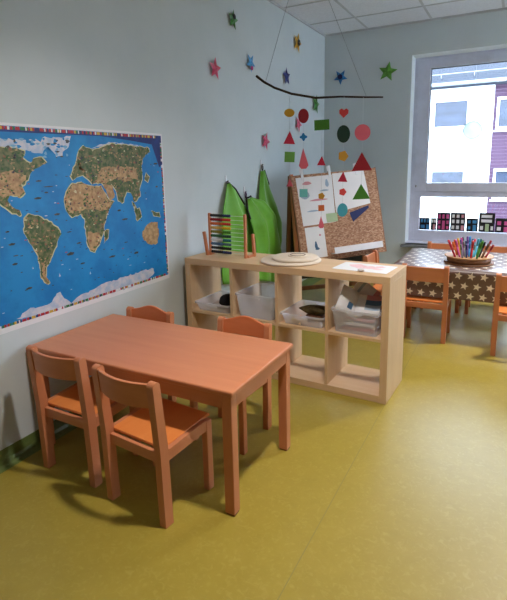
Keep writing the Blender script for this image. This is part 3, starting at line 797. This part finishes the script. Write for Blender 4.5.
for ci, (le, ri) in enumerate(CLOTHS):
    top = ((le[0][0] + ri[0][0]) / 2, (le[0][1] + ri[0][1]) / 2)
    t = thing('smock', CL_LAB[ci], 'smock', (0.0, top[0], top[1]), 0, 'green smocks hanging on the wall')
    nu, nv = 28, 26; v = []; f = []
    d_, amp = DEP[ci]; fk, fp = FOLD[ci]
    def pt(u, w_):
        a = interp(le, w_); b = interp(ri, w_)
        yy = a[0] + (b[0] - a[0]) * u + 0.014 * math.sin(11 * w_ + fp + 4 * u) * min(1, w_ * 3); zz = a[1] + (b[1] - a[1]) * u
        dd = d_ * (0.35 + 0.65 * min(1, w_ * 3)) + amp * min(1, 0.25 + w_ * 1.4) * 0.55 * ((1 - 2 * abs(math.sin(0.5 * fk * PI * u + fp + 0.7 * w_))) * 0.8 + 0.35 * math.sin(1.6 * fk * PI * u + 2 * fp - 1.2 * w_)) + 0.02 * math.sin(PI * u)
        return Vector((max(0.012, dd), yy - top[0], zz - top[1]))
    for j in range(nv + 1):
        for i in range(nu + 1): v.append(pt(i / nu, j / nv))
    for j in range(nv):
        for i in range(nu): f.append((j*(nu+1)+i, j*(nu+1)+i+1, (j+1)*(nu+1)+i+1, (j+1)*(nu+1)+i))
    MB().add(v, f, 0, True).build('smock_cloth', 'green_cloth', t, solid=0.004)
    lim = (0.26, 0.24, 0.12)[ci]
    MB().tube([pt(0 if ci == 1 else 1, lim * k / 12) + Vector((0.004, 0, 0)) for k in range(13)], 0.009, 6).build('neck_trim', 'black_trim', t)
    if ci == 1:
        MB().tube([pt(k / 10, 0.0) + Vector((0.002, 0, 0.004 + 0.012 * math.sin(PI * k / 10))) for k in range(11)], 0.007, 6).build('neck_trim', 'black_trim', t)
    hz = (0.02, 0.055, 0.055)[ci]
    lp = [Vector((0.018, 0.012 * math.sin(2 * PI * k / 16), hz / 2 - hz / 2 * math.cos(2 * PI * k / 16))) for k in range(17)]
    MB().tube(lp, 0.0045, 6).build('hanging_loop', 'purple_loop' if ci == 1 else 'black_trim', t)
    hk = thing('wall_hook', ('white wall hook holding the smock behind the abacus', 'white wall hook holding the lowest green smock', 'white wall hook holding the highest green smock')[ci], 'hook', (0, top[0], top[1] + hz - 0.004), 0, 'white wall hooks')
    MB().box((0.0, -0.011, -0.012), (0.004, 0.011, 0.05)).build('hook_plate', 'white_plastic', hk, bevel=0.0015)
    MB().tube([(0.004, 0, 0.0), (0.022, 0, -0.006), (0.030, 0, 0.004), (0.030, 0, 0.014)], 0.0035, 8).build('hook_arm', 'white_plastic', hk)

# ------------------------------------------------------------------ foil stars
def wall_star(mat, loc, size, rot, label, onback=False, tilt=0.0, off=0.02):
    t = thing('foil_star', label, 'star', loc, 0, 'foil stars on the walls')
    t.rotation_euler = (0, 0, 0 if onback else R(90))
    t.rotation_euler.z += tilt
    size = size if onback else size * 0.84
    pl = star_poly(size, size * 0.45, rot)
    n = len(pl); k = 0.18 * size
    v = [(x_, -off, z_) for x_, z_ in pl] + [(0, -off - k, 0), (0, -off + k * 0.6, 0)]
    f = [(i, (i + 1) % n, n) for i in range(n)] + [((i + 1) % n, i, n + 1) for i in range(n)]
    MB().add(v, f).build('star_body', 'foil_' + mat, t)
    MB().tube([(0, -off + k * 0.5, 0), (0, 0.0, 0)], 0.004, 6).build('wall_pin', 'steel', t)
    return t
st = wall_star('green', (0, 3.053, 2.60), 0.098, 0.15, 'dark green foil star, highest and nearest the viewer on the long wall')
MB().plate(disc_poly(0.022, 12), 0.004, T(0, -0.032, 0.02)).build('star_centre', 'paint_black', st)
wall_star('rose', (0, 2.755, 2.18), 0.105, 0.1, 'pink foil star on the long wall, the one closest above the map side')
st = wall_star('azure', (0, 3.345, 2.318), 0.098, 0.55, 'light blue foil star on the long wall beside the left tip of the branch')
MB().plate(disc_poly(0.018, 12), 0.004, T(0, -0.030, -0.045)).build('star_centre', 'paint_magenta', st)
st = wall_star('amber', (0, 4.39, 2.685), 0.125, 0.25, 'yellow foil star high on the long wall near the ceiling')
MB().plate(disc_poly(0.032, 14), 0.004, T(0, -0.035, 0)).build('star_centre', 'paint_black', st)
wall_star('navy', (0, 4.105, 2.308), 0.11, -0.1, 'navy blue foil star on the long wall just above the branch')
wall_star('green', (0, 4.93, 2.12), 0.135, 0.2, 'small dark green foil star in the corner just below the branch')
wall_star('rose', (0, 3.612, 1.660), 0.108, 0.35, 'pink foil star low on the long wall above the highest smock')
wall_star('rose', (0, 4.41, 1.87), 0.11, 0.45, 'thin pink foil star on the long wall behind the paper shapes')
st = wall_star('blue', (0.208, D, 2.445), 0.090, 0.62, 'blue foil star with dark centre on the window wall', True)
MB().plate(disc_poly(0.030, 14), 0.004, T(0, -0.037, 0)).build('star_centre', 'paint_navy', st)
wall_star('lime', (0.761, D, 2.448), 0.112, 0.18, 'bright green foil star on the window wall, nearest the window', True)

# ------------------------------------------------------------------ branch mobile
MX, MY, MZ = 0.75, 2.80, H
mob = thing('branch_mobile', 'long thin branch hung from the ceiling with paper shapes on threads', 'mobile', (MX, MY, MZ))
BR = [(0.352, 2.099), (0.419, 2.049), (0.509, 1.999), (0.647, 1.945), (0.833, 1.902), (1.012, 1.898), (1.168, 1.882), (1.311, 1.87)]
def bz(x):
    for a, b in zip(BR, BR[1:]):
        if a[0] <= x <= b[0]: return a[1] + (b[1] - a[1]) * (x - a[0]) / (b[0] - a[0])
    return BR[-1][1]
MB().tube([(x_ - MX, 0.012 * math.sin(7 * x_), z_ - MZ) for x_, z_ in BR], [0.010, 0.009, 0.0085, 0.0085, 0.008, 0.007, 0.0065, 0.005], 8).build('branch', 'branch_bark', mob)
for xe in (0.43, 1.20):
    MB().tube([(0, 0, -0.001), (xe - MX, 0, bz(xe) - MZ)], 0.0012, 5).build('hanging_string', 'wire_dark', mob)
MB().lathe([(0.012, 0), (0.012, -0.006), (0.004, -0.016)], 12).build('ceiling_hook', 'steel', mob)
def shp(kind, a):
    if kind == 'oval': return disc_poly(a, 24, 1.0, 0.78)
    if kind == 'tall': return disc_poly(a, 24, 0.85, 1.12)
    if kind == 'disc': return disc_poly(a, 24)
    if kind == 'tri': return [(-a, -a), (a, -a), (0, a * 1.15)]
    if kind == 'widetri': return [(-a * 1.15, -a * 0.9), (a * 1.15, -a * 0.9), (0, a * 1.1)]
    if kind == 'square': return [(-a, -a), (a, -a), (a, a), (-a, a)]
    if kind == 'rect': return [(-a * 1.5, -a), (a * 1.5, -a), (a * 1.5, a), (-a * 1.5, a)]
    if kind == 'drop': return [(-a * 0.62, -a * 0.7), (-a * 0.3, -a * 1.1), (a * 0.3, -a * 1.1), (a * 0.62, -a * 0.7), (0, a * 1.5)]
    if kind == 'pent': return [(a * math.sin(2 * PI * k / 5 + 0.3), a * math.cos(2 * PI * k / 5 + 0.3)) for k in range(5)]
    if kind == 'flower': return [(a * (1 + 0.25 * math.cos(4 * q)) * math.cos(q), a * (1 + 0.25 * math.cos(4 * q)) * math.sin(q)) for q in [2 * PI * k / 32 for k in range(32)]]
    if kind == 'heart': return [(0, -a), (a * 0.9, -a * 0.1), (a * 0.95, a * 0.55), (a * 0.5, a * 0.9), (0, a * 0.6), (-a * 0.5, a * 0.9), (-a * 0.95, a * 0.55), (-a * 0.9, -a * 0.1)]
STR = [
 (0.626, [('oval', 0.038, 1.813, 'yellow'), ('tri', 0.044, 1.633, 'crimson'), ('square', 0.038, 1.494, 'lightgreen'), ('tri', 0.026, 1.301, 'pink')]),
 (0.738, [('tall', 0.046, 1.784, 'darkred'), ('flower', 0.023, 1.635, 'blue'), ('drop', 0.058, 1.469, 'pink'), ('square', 0.030, 1.226, 'teal')]),
 (0.880, [('rect', 0.036, 1.713, 'green'), ('tri', 0.031, 1.459, 'crimson'), ('pent', 0.026, 1.205, 'ochre'), ('square', 0.022, 1.117, 'orange'), ('drop', 0.035, 1.005, 'pink')]),
 (1.042, [('heart', 0.034, 1.785, 'coral'), ('tall', 0.054, 1.642, 'darkgreen'), ('pent', 0.040, 1.490, 'ochre'), ('tri', 0.034, 1.343, 'crimson'), ('pent', 0.028, 1.236, 'coral'), ('tall', 0.044, 1.106, 'cyan')]),
 (1.178, [('disc', 0.055, 1.646, 'pink'), ('widetri', 0.064, 1.443, 'darkred'), ('widetri', 0.054, 1.235, 'green')]),
]
NMK = {'oval': 'oval', 'tall': 'circle', 'disc': 'circle', 'tri': 'triangle', 'widetri': 'triangle', 'square': 'square', 'rect': 'rectangle', 'drop': 'drop', 'pent': 'pentagon', 'flower': 'flower', 'heart': 'heart'}
rs = random.Random(5)
for xs, items in STR:
    zlow = min(z for _, a, z, _ in items)
    th = MB().tube([(xs - MX, 0, bz(xs) - MZ), (xs - MX, 0, zlow - MZ)], 0.0009, 5).build('thread', 'thread', mob)
    for kind, a, z, c in items:
        o = MB().plate(shp(kind, a), 0.003, T(xs - MX, -0.003, z - MZ) @ Matrix.Rotation(R(24) + rs.uniform(-0.2, 0.2), 4, 'Z') @ Matrix.Rotation(rs.uniform(-0.06, 0.06), 4, 'Y')).build('paper_' + NMK[kind], 'paint_' + c, th)
        o['label'] = c.replace('darkred', 'dark red').replace('lightgreen', 'light green').replace('darkgreen', 'dark green') + ' paper ' + NMK[kind]

# ------------------------------------------------------------------ easel in the corner
EY = 0.752
ez = thing('easel', 'wooden easel with a chipboard panel in the corner beside the window', 'easel', (0.287, 3.581, 0), EY)
LEAN, TILT, BWd, BHt = 0.201, 0.070, 0.873, 0.826
ME = Matrix.Translation((0, 0, 1.333)) @ Matrix.Rotation(-LEAN, 4, 'X') @ Matrix.Rotation(-TILT, 4, 'Y')
# board frame: local x to the right, local z up, local -y the front
bb = MB().box((0, 0, -BHt), (BWd, 0.018, 0), 0, ME)
bd = bb.build('drawing_board', 'chipboard', ez)
fr = MB().box((-0.010, -0.004, -BHt), (0.0, 0.022, 0.004), 0, ME)
fr.build('board_edge', 'dark_wood', bd)
MB().box((BWd, -0.002, -BHt), (BWd + 0.006, 0.020, 0.004), 0, ME).build('board_edge', 'dark_wood', bd)
ct, st_ = math.cos(LEAN), math.sin(LEAN)
def el(x, s): return Vector((x, 0.042 - s * st_ + 0.004, 1.345 - s * ct))
for xx in (0.02, BWd - 0.025):
    MB().beam(el(xx, 0.0), el(xx, 1.345 / ct), 0.035, 0.028, up=(0, ct, -st_)).build('front_leg', 'beech_z', ez, bevel=0.002)
    MB().beam(Vector((xx, 0.075, 1.33)), Vector((xx, 0.20, 0.0)), 0.035, 0.028, up=(0, 1, 0.2)).build('rear_leg', 'dark_wood', ez, bevel=0.002)
MB().beam(el(0.02, 0.93), el(BWd - 0.025, 0.93), 0.045, 0.024, up=(0, ct, -st_)).build('cross_rail', 'beech_x', ez)
MB().beam(Vector((0.02, 0.18, 0.20)), Vector((BWd - 0.025, 0.18, 0.20)), 0.04, 0.024, up=(0, 1, 0)).build('cross_rail', 'dark_wood', ez)
qa = [(0.045, 0.082, 1.28), (0.83, 0.082, 1.28), (0.83, 0.172, 0.30), (0.045, 0.172, 0.30)]
bp = MB().add(qa + [(x_, y_ + 0.012, z_) for x_, y_, z_ in qa], [(0, 1, 2, 3), (7, 6, 5, 4), (0, 4, 5, 1), (1, 5, 6, 2), (2, 6, 7, 3), (3, 7, 4, 0)])
bp.build('chalkboard_panel', 'chalkboard', ez)
tr = MB()
tr.box((0.30, -0.085, -0.775), (0.80, -0.0005, -0.765), 0, ME).box((0.30, -0.088, -0.775), (0.80, -0.083, -0.715), 0, ME)
tr.build('pen_ledge', 'white_plastic', ez)
EM = Matrix.Translation((0.287, 3.581, 0)) @ Matrix.Rotation(EY, 4, 'Z') @ ME
def board_sheet(name, mats, quad, off, label, cat, marks=(), group='papers on the easel'):
    m_ = MB()
    q3 = [(u * BWd, -off, -v_ * BHt) for u, v_ in quad]
    m_.add(q3 + [(x_, y_ - 0.0015, z_) for x_, y_, z_ in q3], [(0, 1, 2, 3), (7, 6, 5, 4), (0, 4, 5, 1), (1, 5, 6, 2), (2, 6, 7, 3), (3, 7, 4, 0)])
    for (u, v_, a, b, mi) in marks:
        pts = [((u + a * math.cos(q) * (1 + 0.2 * math.sin(3 * q))) * BWd, -off - 0.002, -(v_ + b * math.sin(q)) * BHt) for q in [2 * PI * k / 14 for k in range(14)]]
        m_.add(pts, [tuple(range(14))], mi)
    o = m_.build(name, mats)
    o.matrix_world = EM
    return tag(o, label, cat, group)
PM = ['white_paper', 'paint_steelblue', 'paint_rose', 'paint_paleblue', 'paint_navy', 'paint_palegreen']
board_sheet('drawing_sheet', PM, [(0.05, 0.03), (0.47, 0.03), (0.445, 0.575), (0.065, 0.58)], 0.0005, 'white sheet with faint pencil drawing at the upper left of the easel board', 'drawing',
    ((0.40, 0.12, 0.02, 0.045, 3), (0.17, 0.10, 0.05, 0.02, 2), (0.13, 0.22, 0.05, 0.06, 3), (0.28, 0.30, 0.10, 0.012, 2), (0.2, 0.42, 0.07, 0.01, 3), (0.36, 0.2, 0.05, 0.01, 3)))
board_sheet('drawing_sheet', PM, [(0.475, 0.02), (0.855, 0.02), (0.885, 0.41), (0.46, 0.47)], 0.0035, 'blank lavender-white sheet at the upper right of the easel board', 'drawing')
board_sheet('drawing_sheet', PM, [(0.075, 0.60), (0.295, 0.60), (0.295, 0.955), (0.075, 0.955)], 0.0005, 'small white sheet with a blue scribble at the bottom of the easel board', 'drawing',
    ((0.18, 0.81, 0.016, 0.045, 1), (0.19, 0.85, 0.024, 0.016, 1), (0.24, 0.70, 0.012, 0.012, 2)))
board_sheet('paper_scrap', ['paint_navy'], [(0.62, 0.49), (0.86, 0.43), (0.86, 0.46), (0.65, 0.60)], 0.0005, 'torn dark blue paper scrap below the blank sheet on the easel', 'paper scrap')
board_sheet('paper_scrap', ['paint_palegreen'], [(0.34, 0.47), (0.47, 0.47), (0.47, 0.57), (0.34, 0.57)], 0.0036, 'pale green paper scrap at the middle of the easel board', 'paper scrap')
for k, (u, lab) in enumerate(((0.445, 'white peg clipping the two big sheets to the easel top'), (0.765, 'white peg at the right end of the easel top'), (0.125, 'pale peg at the left end of the easel top'))):
    pg = thing('clip_peg', lab, 'peg', (0, 0, 0), 0, 'pegs on the easel')
    pg.matrix_world = EM @ T(u * BWd, 0, 0)
    MB().box((-0.012, -0.012, -0.05), (0.012, -0.0055, 0.062)).build('peg_half', 'white_plastic', pg, bevel=0.002)
    MB().box((-0.012, 0.0185, -0.05), (0.012, 0.025, 0.062)).build('peg_half', 'white_plastic', pg, bevel=0.002)
    MB().box((-0.009, -0.006, 0.006), (0.009, 0.0185, 0.014)).build('peg_spring', 'steel', pg)

# ------------------------------------------------------------------ starry table
FX0, FX1, FY0, FY1, FZ = 1.285, 2.80, 3.425, 4.33, 0.598
ft = thing('play_table', 'wooden table under a starry brown oilcloth in front of the window', 'table', ((FX0 + FX1) / 2, (FY0 + FY1) / 2, 0))
fx, fy = (FX1 - FX0) / 2, (FY1 - FY0) / 2
MB().box((-fx + 0.008, -fy + 0.008, FZ - 0.026), (fx - 0.008, fy - 0.008, FZ)).build('tabletop', 'beech_x', ft)
for sx in (-1, 1):
    for sy in (-1, 1):
        cx, cy = sx * (fx - 0.045), sy * (fy - 0.06)
        MB().box((cx - 0.023, cy - 0.023, 0), (cx + 0.023, cy + 0.023, FZ - 0.026)).build('leg', 'dark_wood', ft, bevel=0.003)
for sy in (-1, 1):
    MB().box((-fx + 0.07, sy * (fy - 0.06) - 0.009, FZ - 0.08), (fx - 0.07, sy * (fy - 0.06) + 0.009, FZ - 0.026)).build('apron', 'dark_wood', ft)
CT = FZ + 0.003
DROP = 0.238
def cl_front(u, s):      # u along x, s down the drop
    return Vector((u, FY0 - 0.004 - 0.006 * (s / DROP) * (1 + math.sin(9 * u)) - 0.002, CT - 0.004 - s))
m_ = MB(); n = 48; v = []; f = []
rowsv = [(FY1 + 0.002, CT - 0.05), (FY1 + 0.002, CT), (FY0 + 0.006, CT)]
for i in range(n + 1):
    u = FX0 - 0.003 + (FX1 - FX0 + 0.006) * i / n
    v += [(u, a, b) for a, b in rowsv] + [tuple(cl_front(u, DROP * k / 6)) for k in range(7)]
for i in range(n):
    for k in range(9): f.append((i*10+k, (i+1)*10+k, (i+1)*10+k+1, i*10+k+1))
m_.add(v, f, 0, True)
for sx, xx in ((-1, FX0 - 0.003), (1, FX1 + 0.003)):
    m_.add([(xx, FY0 + 0.006, CT), (xx, FY1 + 0.002, CT), (xx + sx * 0.002, FY1 + 0.002, CT - 0.05), (xx + sx * 0.002, FY0, CT - 0.05)], [(0, 1, 2, 3)], 0)
# printed stars
pit = 0.092
row = 0; s = 0.045
def put_star(u, pf, a0):
    pl = star_poly(0.033, 0.014, a0)
    pts = [pf(u + a, b) for a, b in pl]
    c = pf(u, 0)
    m_.add([c] + pts, [(0, 1 + (i + 1) % 10, 1 + i) for i in range(10)], 1)
while s < DROP:
    u = FX0 + 0.05 + (pit / 2 if row % 2 else 0)
    while u < FX1 - 0.05:
        put_star(u, lambda a, b, s=s: cl_front(a, min(max(s - b, 0.001), DROP)) + Vector((0, -0.0012, 0)), 0.25)
        u += pit
    row += 1; s += 0.080
row = 0; yv = FY0 + 0.055
while yv < FY1 - 0.03:
    u = FX0 + 0.05 + (0 if row % 2 else pit / 2)
    while u < FX1 - 0.05:
        put_star(u, lambda a, b, yv=yv: Vector((a, yv + b, CT + 0.0008)), 0.25)
        u += pit
    row += 1; yv += 0.080
oc = m_.build('tablecloth', ['oilcloth_brown', 'oilcloth_star'])
tag(oc, 'glossy brown oilcloth with white stars covering the table at the window', 'tablecloth')

# tray of pens
wood('tray_rim', rgb(176, 132, 88), rgb(196, 152, 106), (4, 20, 20), 0.5)
PXc, PYc = 1.838, 3.73
tz = CT + 0.0012
ty = thing('pen_tray', 'round wooden two-tier tray full of pens on the starry tablecloth', 'tray', (PXc, PYc, tz))
MB().lathe([(0.185, 0.0), (0.193, 0.005), (0.191, 0.013), (0.178, 0.010), (0.06, 0.010)], 48).build('base_plate', 'dark_wood', ty)
MB().lathe([(0.150, 0.010), (0.168, 0.016), (0.172, 0.052), (0.164, 0.052), (0.160, 0.020), (0.02, 0.018)], 48).build('bowl', 'dark_wood', ty)
MB().lathe([(0.172, 0.050), (0.188, 0.058), (0.190, 0.065), (0.172, 0.060), (0.168, 0.056)], 48).build('rim', 'tray_rim', ty)
PENS = ['red', 'crimson', 'red', 'orange', 'yellow', 'hotpink', 'black', 'violet', 'grey', 'magenta', 'navy', 'violet', 'blue', 'steelblue', 'red', 'red', 'tealdark', 'cyan', 'black', 'tealdark', 'brown', 'darkred', 'black', 'green', 'orange', 'blue', 'crimson', 'navy', 'grey', 'hotpink', 'black', 'brown', 'green', 'yellow', 'cyan', 'darkred']
NAMES = {'hotpink': 'hot pink', 'steelblue': 'steel-blue', 'tealdark': 'dark teal', 'cyan': 'light blue', 'darkred': 'dark red', 'crimson': 'crimson'}
rp = random.Random(12)
proto = {}
spots = []
for k in range(len(PENS)):
    a = k * 2.39996; r = 0.112 * math.sqrt((k + 0.5) / len(PENS)); spots.append((r * math.cos(a), r * math.sin(a)))
spots.sort()
order = [0, 14, 1, 3, 4, 24, 26, 5, 33, 9, 7, 6, 8, 28, 10, 11, 27, 12, 25, 13, 29, 2, 15, 16, 17, 34, 19, 23, 32, 18, 20, 22, 30, 31, 21, 35]
for k, (bx, by) in enumerate(spots):
    c = PENS[order[k]]
    d = Vector((bx * 4.6, by * 2.6, 1)).normalized()
    ln = rp.uniform(0.15, 0.195)
    if c not in proto:
        p = thing('pen', (NAMES.get(c, c) + ' pen standing in the round wooden tray on the starry table'), 'pen', (0, 0, 0), 0, 'pens in the wooden tray')
        MB().tube([(0, 0, 0), (0, 0, 0.004), (0, 0, 0.105)], [0.003, 0.0048, 0.0048], 8).build('pen_barrel', 'paint_' + c, p)
        MB().tube([(0, 0, 0.105), (0, 0, 0.107), (0, 0, 0.148), (0, 0, 0.152)], [0.0048, 0.0056, 0.0056, 0.004], 8).build('pen_cap', 'paint_' + c, p)
        proto[c] = p
    else:
        p = dup(proto[c], (0, 0, 0), 0, proto[c]['label'])
    p.location = (PXc + bx, PYc + by, tz + 0.0205)
    p.rotation_mode = 'QUATERNION'; p.rotation_quaternion = Vector((0, 0, 1)).rotation_difference(d)
    p.scale = (1.6, 1.6, ln / 0.15)

# ------------------------------------------------------------------ paper houses on the window and the disc standing in for a reflection
def house(x0, x1, h, rects, col, label):
    z0 = 0.634; h *= 1.07
    yy = D + 0.2335
    m_ = MB().box((x0, yy, z0), (x1, yy + 0.001, z0 + h), 0)
    for a, b, c, d, mi in rects:
        ka, kb = (c - a) * 0.02, (d - b) * 0.03
        a += ka; c -= ka; b += kb; d -= kb
        m_.box((x0 + a * (x1 - x0), yy - 0.0008, z0 + b * h), (x0 + c * (x1 - x0), yy - 0.0001, z0 + d * h), mi)
    o = m_.build('paper_house', ['black_paper', 'paint_' + col, 'white_paper'])
    return tag(o, label, 'paper cutout', 'paper houses on the window')
X = lambda p: 1.142 + (p - 419) * 0.01078
house(X(419), X(430), 0.135, [(0.12, 0.60, 0.32, 0.88, 1), (0.42, 0.60, 0.60, 0.88, 1), (0.70, 0.60, 0.90, 0.88, 1), (0.12, 0.12, 0.52, 0.42, 1), (0.66, 0.05, 0.92, 0.46, 1)], 'sky', 'small black paper house with blue windows, first from the left on the pane')
house(X(431), X(437), 0.135, [(0.12, 0.62, 0.42, 0.86, 2), (0.56, 0.62, 0.86, 0.86, 2), (0.4, 0.04, 0.8, 0.48, 1)], 'rose', 'narrow black paper house with white windows and pink door on the pane')
house(X(437.3), X(451), 0.198, [(0.10, 0.66, 0.28, 0.90, 1), (0.40, 0.66, 0.58, 0.90, 1), (0.70, 0.66, 0.90, 0.90, 1), (0.10, 0.36, 0.28, 0.56, 1), (0.10, 0.08, 0.28, 0.26, 1), (0.40, 0.04, 0.62, 0.56, 1), (0.72, 0.36, 0.9, 0.56, 1), (0.72, 0.08, 0.9, 0.26, 1)], 'hotpink', 'tall black paper house with pink windows and tall pink door on the pane')
house(X(451.3), X(466.3), 0.200, [(0.10, 0.72, 0.28, 0.90, 2), (0.40, 0.72, 0.60, 0.90, 2), (0.72, 0.72, 0.90, 0.90, 1), (0.10, 0.42, 0.28, 0.62, 2), (0.40, 0.42, 0.60, 0.62, 2), (0.72, 0.42, 0.90, 0.62, 2), (0.10, 0.10, 0.28, 0.30, 2), (0.40, 0.10, 0.60, 0.30, 2), (0.72, 0.03, 0.92, 0.32, 1)], 'rose', 'tall black paper house with three rows of small white windows on the pane')
house(X(467.4), X(479), 0.142, [(0.12, 0.62, 0.36, 0.86, 1), (0.52, 0.62, 0.86, 0.86, 1), (0.14, 0.14, 0.36, 0.40, 1), (0.56, 0.04, 0.86, 0.52, 1)], 'sky', 'small black paper house with bright blue door between two tall ones')
house(X(479.4), X(494.8), 0.205, [(0.14, 0.74, 0.84, 0.90, 2), (0.14, 0.50, 0.84, 0.66, 2), (0.10, 0.10, 0.30, 0.32, 2), (0.42, 0.03, 0.66, 0.44, 1), (0.76, 0.10, 0.92, 0.32, 2)], 'palegreen', 'tall black paper house with two wide white window bands on the pane')
house(X(495.5), X(509), 0.152, [(0.12, 0.52, 0.40, 0.80, 1), (0.60, 0.52, 0.86, 0.80, 1), (0.12, 0.14, 0.40, 0.40, 2), (0.60, 0.04, 0.9, 0.42, 1)], 'hotpink', 'wide low black paper house with pink windows, last at the right edge')
sc_ = thing('reflection_disc', 'round pale translucent disc standing in for a reflection in the window pane', 'pane_reflection', (1.672, D + 0.165, 1.77))  # added disc and thread, in place of a round pale reflection in the glass
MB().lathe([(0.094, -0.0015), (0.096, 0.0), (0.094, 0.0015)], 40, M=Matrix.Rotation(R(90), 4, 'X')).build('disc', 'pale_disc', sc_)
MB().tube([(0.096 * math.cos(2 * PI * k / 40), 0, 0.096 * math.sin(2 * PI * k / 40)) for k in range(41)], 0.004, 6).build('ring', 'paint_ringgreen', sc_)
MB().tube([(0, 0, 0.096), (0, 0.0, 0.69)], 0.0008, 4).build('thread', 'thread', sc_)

# ------------------------------------------------------------------ building across the street
BY = 21.0
bl = thing('building', 'white rendered building with purple cladding and grey roof across the street', 'building', (0, BY, -4.5))
GZ = 4.5
def bbx(name, mat, a, b, par=bl, bevel=0):
    return MB().box((a[0], a[1] - BY if True else 0, a[2] + GZ), (b[0], b[1] - BY, b[2] + GZ)).build(name, mat, par, bevel=bevel)
bbx('facade_wall', 'plaster_white', (-14, BY, -4.5), (1.15, BY + 8, 4.40))
bbx('clad_wall', 'cladding_gap', (1.15, BY + 0.02, -4.5), (14, BY + 8, 4.40))
m_ = MB(); z = -4.4
while z < 4.3:
    m_.box((1.15, -0.02, z + GZ), (14, 0.03, z + 0.095 + GZ)); z += 0.133
m_.build('cladding_boards', 'cladding', bl)
m_ = MB()
rp_ = [(-0.55, 4.36), (6.0, 9.4), (6.0, 9.2), (-0.45, 4.22)]
m_.add([(-14.4, a, b + GZ) for a, b in rp_] + [(14.4, a, b + GZ) for a, b in rp_], [(0, 1, 2, 3), (7, 6, 5, 4), (0, 4, 5, 1), (1, 5, 6, 2), (2, 6, 7, 3), (3, 7, 4, 0)])
rf = m_.build('roof', 'roof_grey', bl)
MB().tube([(-14.4, -0.62, 4.36 + GZ), (14.4, -0.62, 4.36 + GZ)], 0.07, 10).build('gutter', 'sill_grey', rf)
sg = MB().tube([(-14.4, -0.20, 4.80 + GZ), (14.4, -0.20, 4.80 + GZ)], 0.02, 6)
for k in range(24): sg.tube([(-14 + 1.2 * k, -0.20, 4.80 + GZ), (-14 + 1.2 * k, -0.15, 4.6 + GZ)], 0.02, 5)
sg.build('snow_guard', 'sill_grey', rf)
def bwin(xa, xb, za, zb, y=0.0):
    w_ = 0.09
    m_ = MB().box((xa, y - 0.06, za + GZ), (xb, y + 0.02, za + w_ + GZ)).box((xa, y - 0.06, zb - w_ + GZ), (xb, y + 0.02, zb + GZ))
    m_.box((xa, y - 0.06, za + w_ + GZ), (xa + w_, y + 0.02, zb - w_ + GZ)).box((xb - w_, y - 0.06, za + w_ + GZ), (xb, y + 0.02, zb - w_ + GZ))
    m_.box((xa - 0.06, y - 0.14, za - 0.10 + GZ), (xb + 0.06, y + 0.0, za - 0.04 + GZ))
    fr_ = m_.build('window_frame', 'frame_white', bl)
    MB().box((xa + w_, y - 0.02, za + w_ + GZ), (xb - w_, y + 0.01, zb - w_ + GZ)).build('window_pane', 'far_pane', fr_)
bwin(-1.08, 0.30, 2.72, 3.86)
bwin(-1.08, 0.30, 0.02, 1.11)
bwin(-4.6, -3.2, 2.72, 3.86)
bwin(-4.6, -3.2, 0.02, 1.11)
bwin(1.26, 2.70, 2.62, 3.80, -0.02)
bwin(1.30, 2.74, -0.05, 1.11, -0.02)
struct(MB().box((-60, D + 0.6, -4.7), (60, 80, -4.5)).build('ground', 'ground_grey'))

# ------------------------------------------------------------------ daylight
wd = bpy.data.worlds.new('overcast_sky'); SC.world = wd; wd.use_nodes = True
bgn = wd.node_tree.nodes['Background']
bgn.inputs['Color'].default_value = (0.70, 0.85, 1.0, 1)
bgn.inputs['Strength'].default_value = 14.0

# ------------------------------------------------------------------ camera
cam = bpy.data.cameras.new('camera'); co = bpy.data.objects.new('camera', cam); COL.objects.link(co)
Rv = Vector((0.88202003, 0.47076128, -0.02060296)); Uv = Vector((-0.07378582, 0.18116506, 0.98068082)); Fv = Vector((-0.46539909, 0.86345992, -0.19452672))
mw = Matrix.Identity(4)
for i in range(3):
    mw[i][0] = Rv[i]; mw[i][1] = Uv[i]; mw[i][2] = -Fv[i]
mw[0][3], mw[1][3], mw[2][3] = 2.14748797, -0.63313088, 1.4372738
co.matrix_world = mw
cam.sensor_fit = 'AUTO'; cam.sensor_width = 36.0
cam.lens = 486.69 * 36.0 / 600.0
cam.shift_y = -38.0 / 600.0
cam.clip_start = 0.05; cam.clip_end = 300
SC.camera = co
vs = SC.view_settings
vs.view_transform = 'Standard'; vs.look = 'None'; vs.gamma = 1.0; vs.use_curve_mapping = False
vs.exposure = 0.0
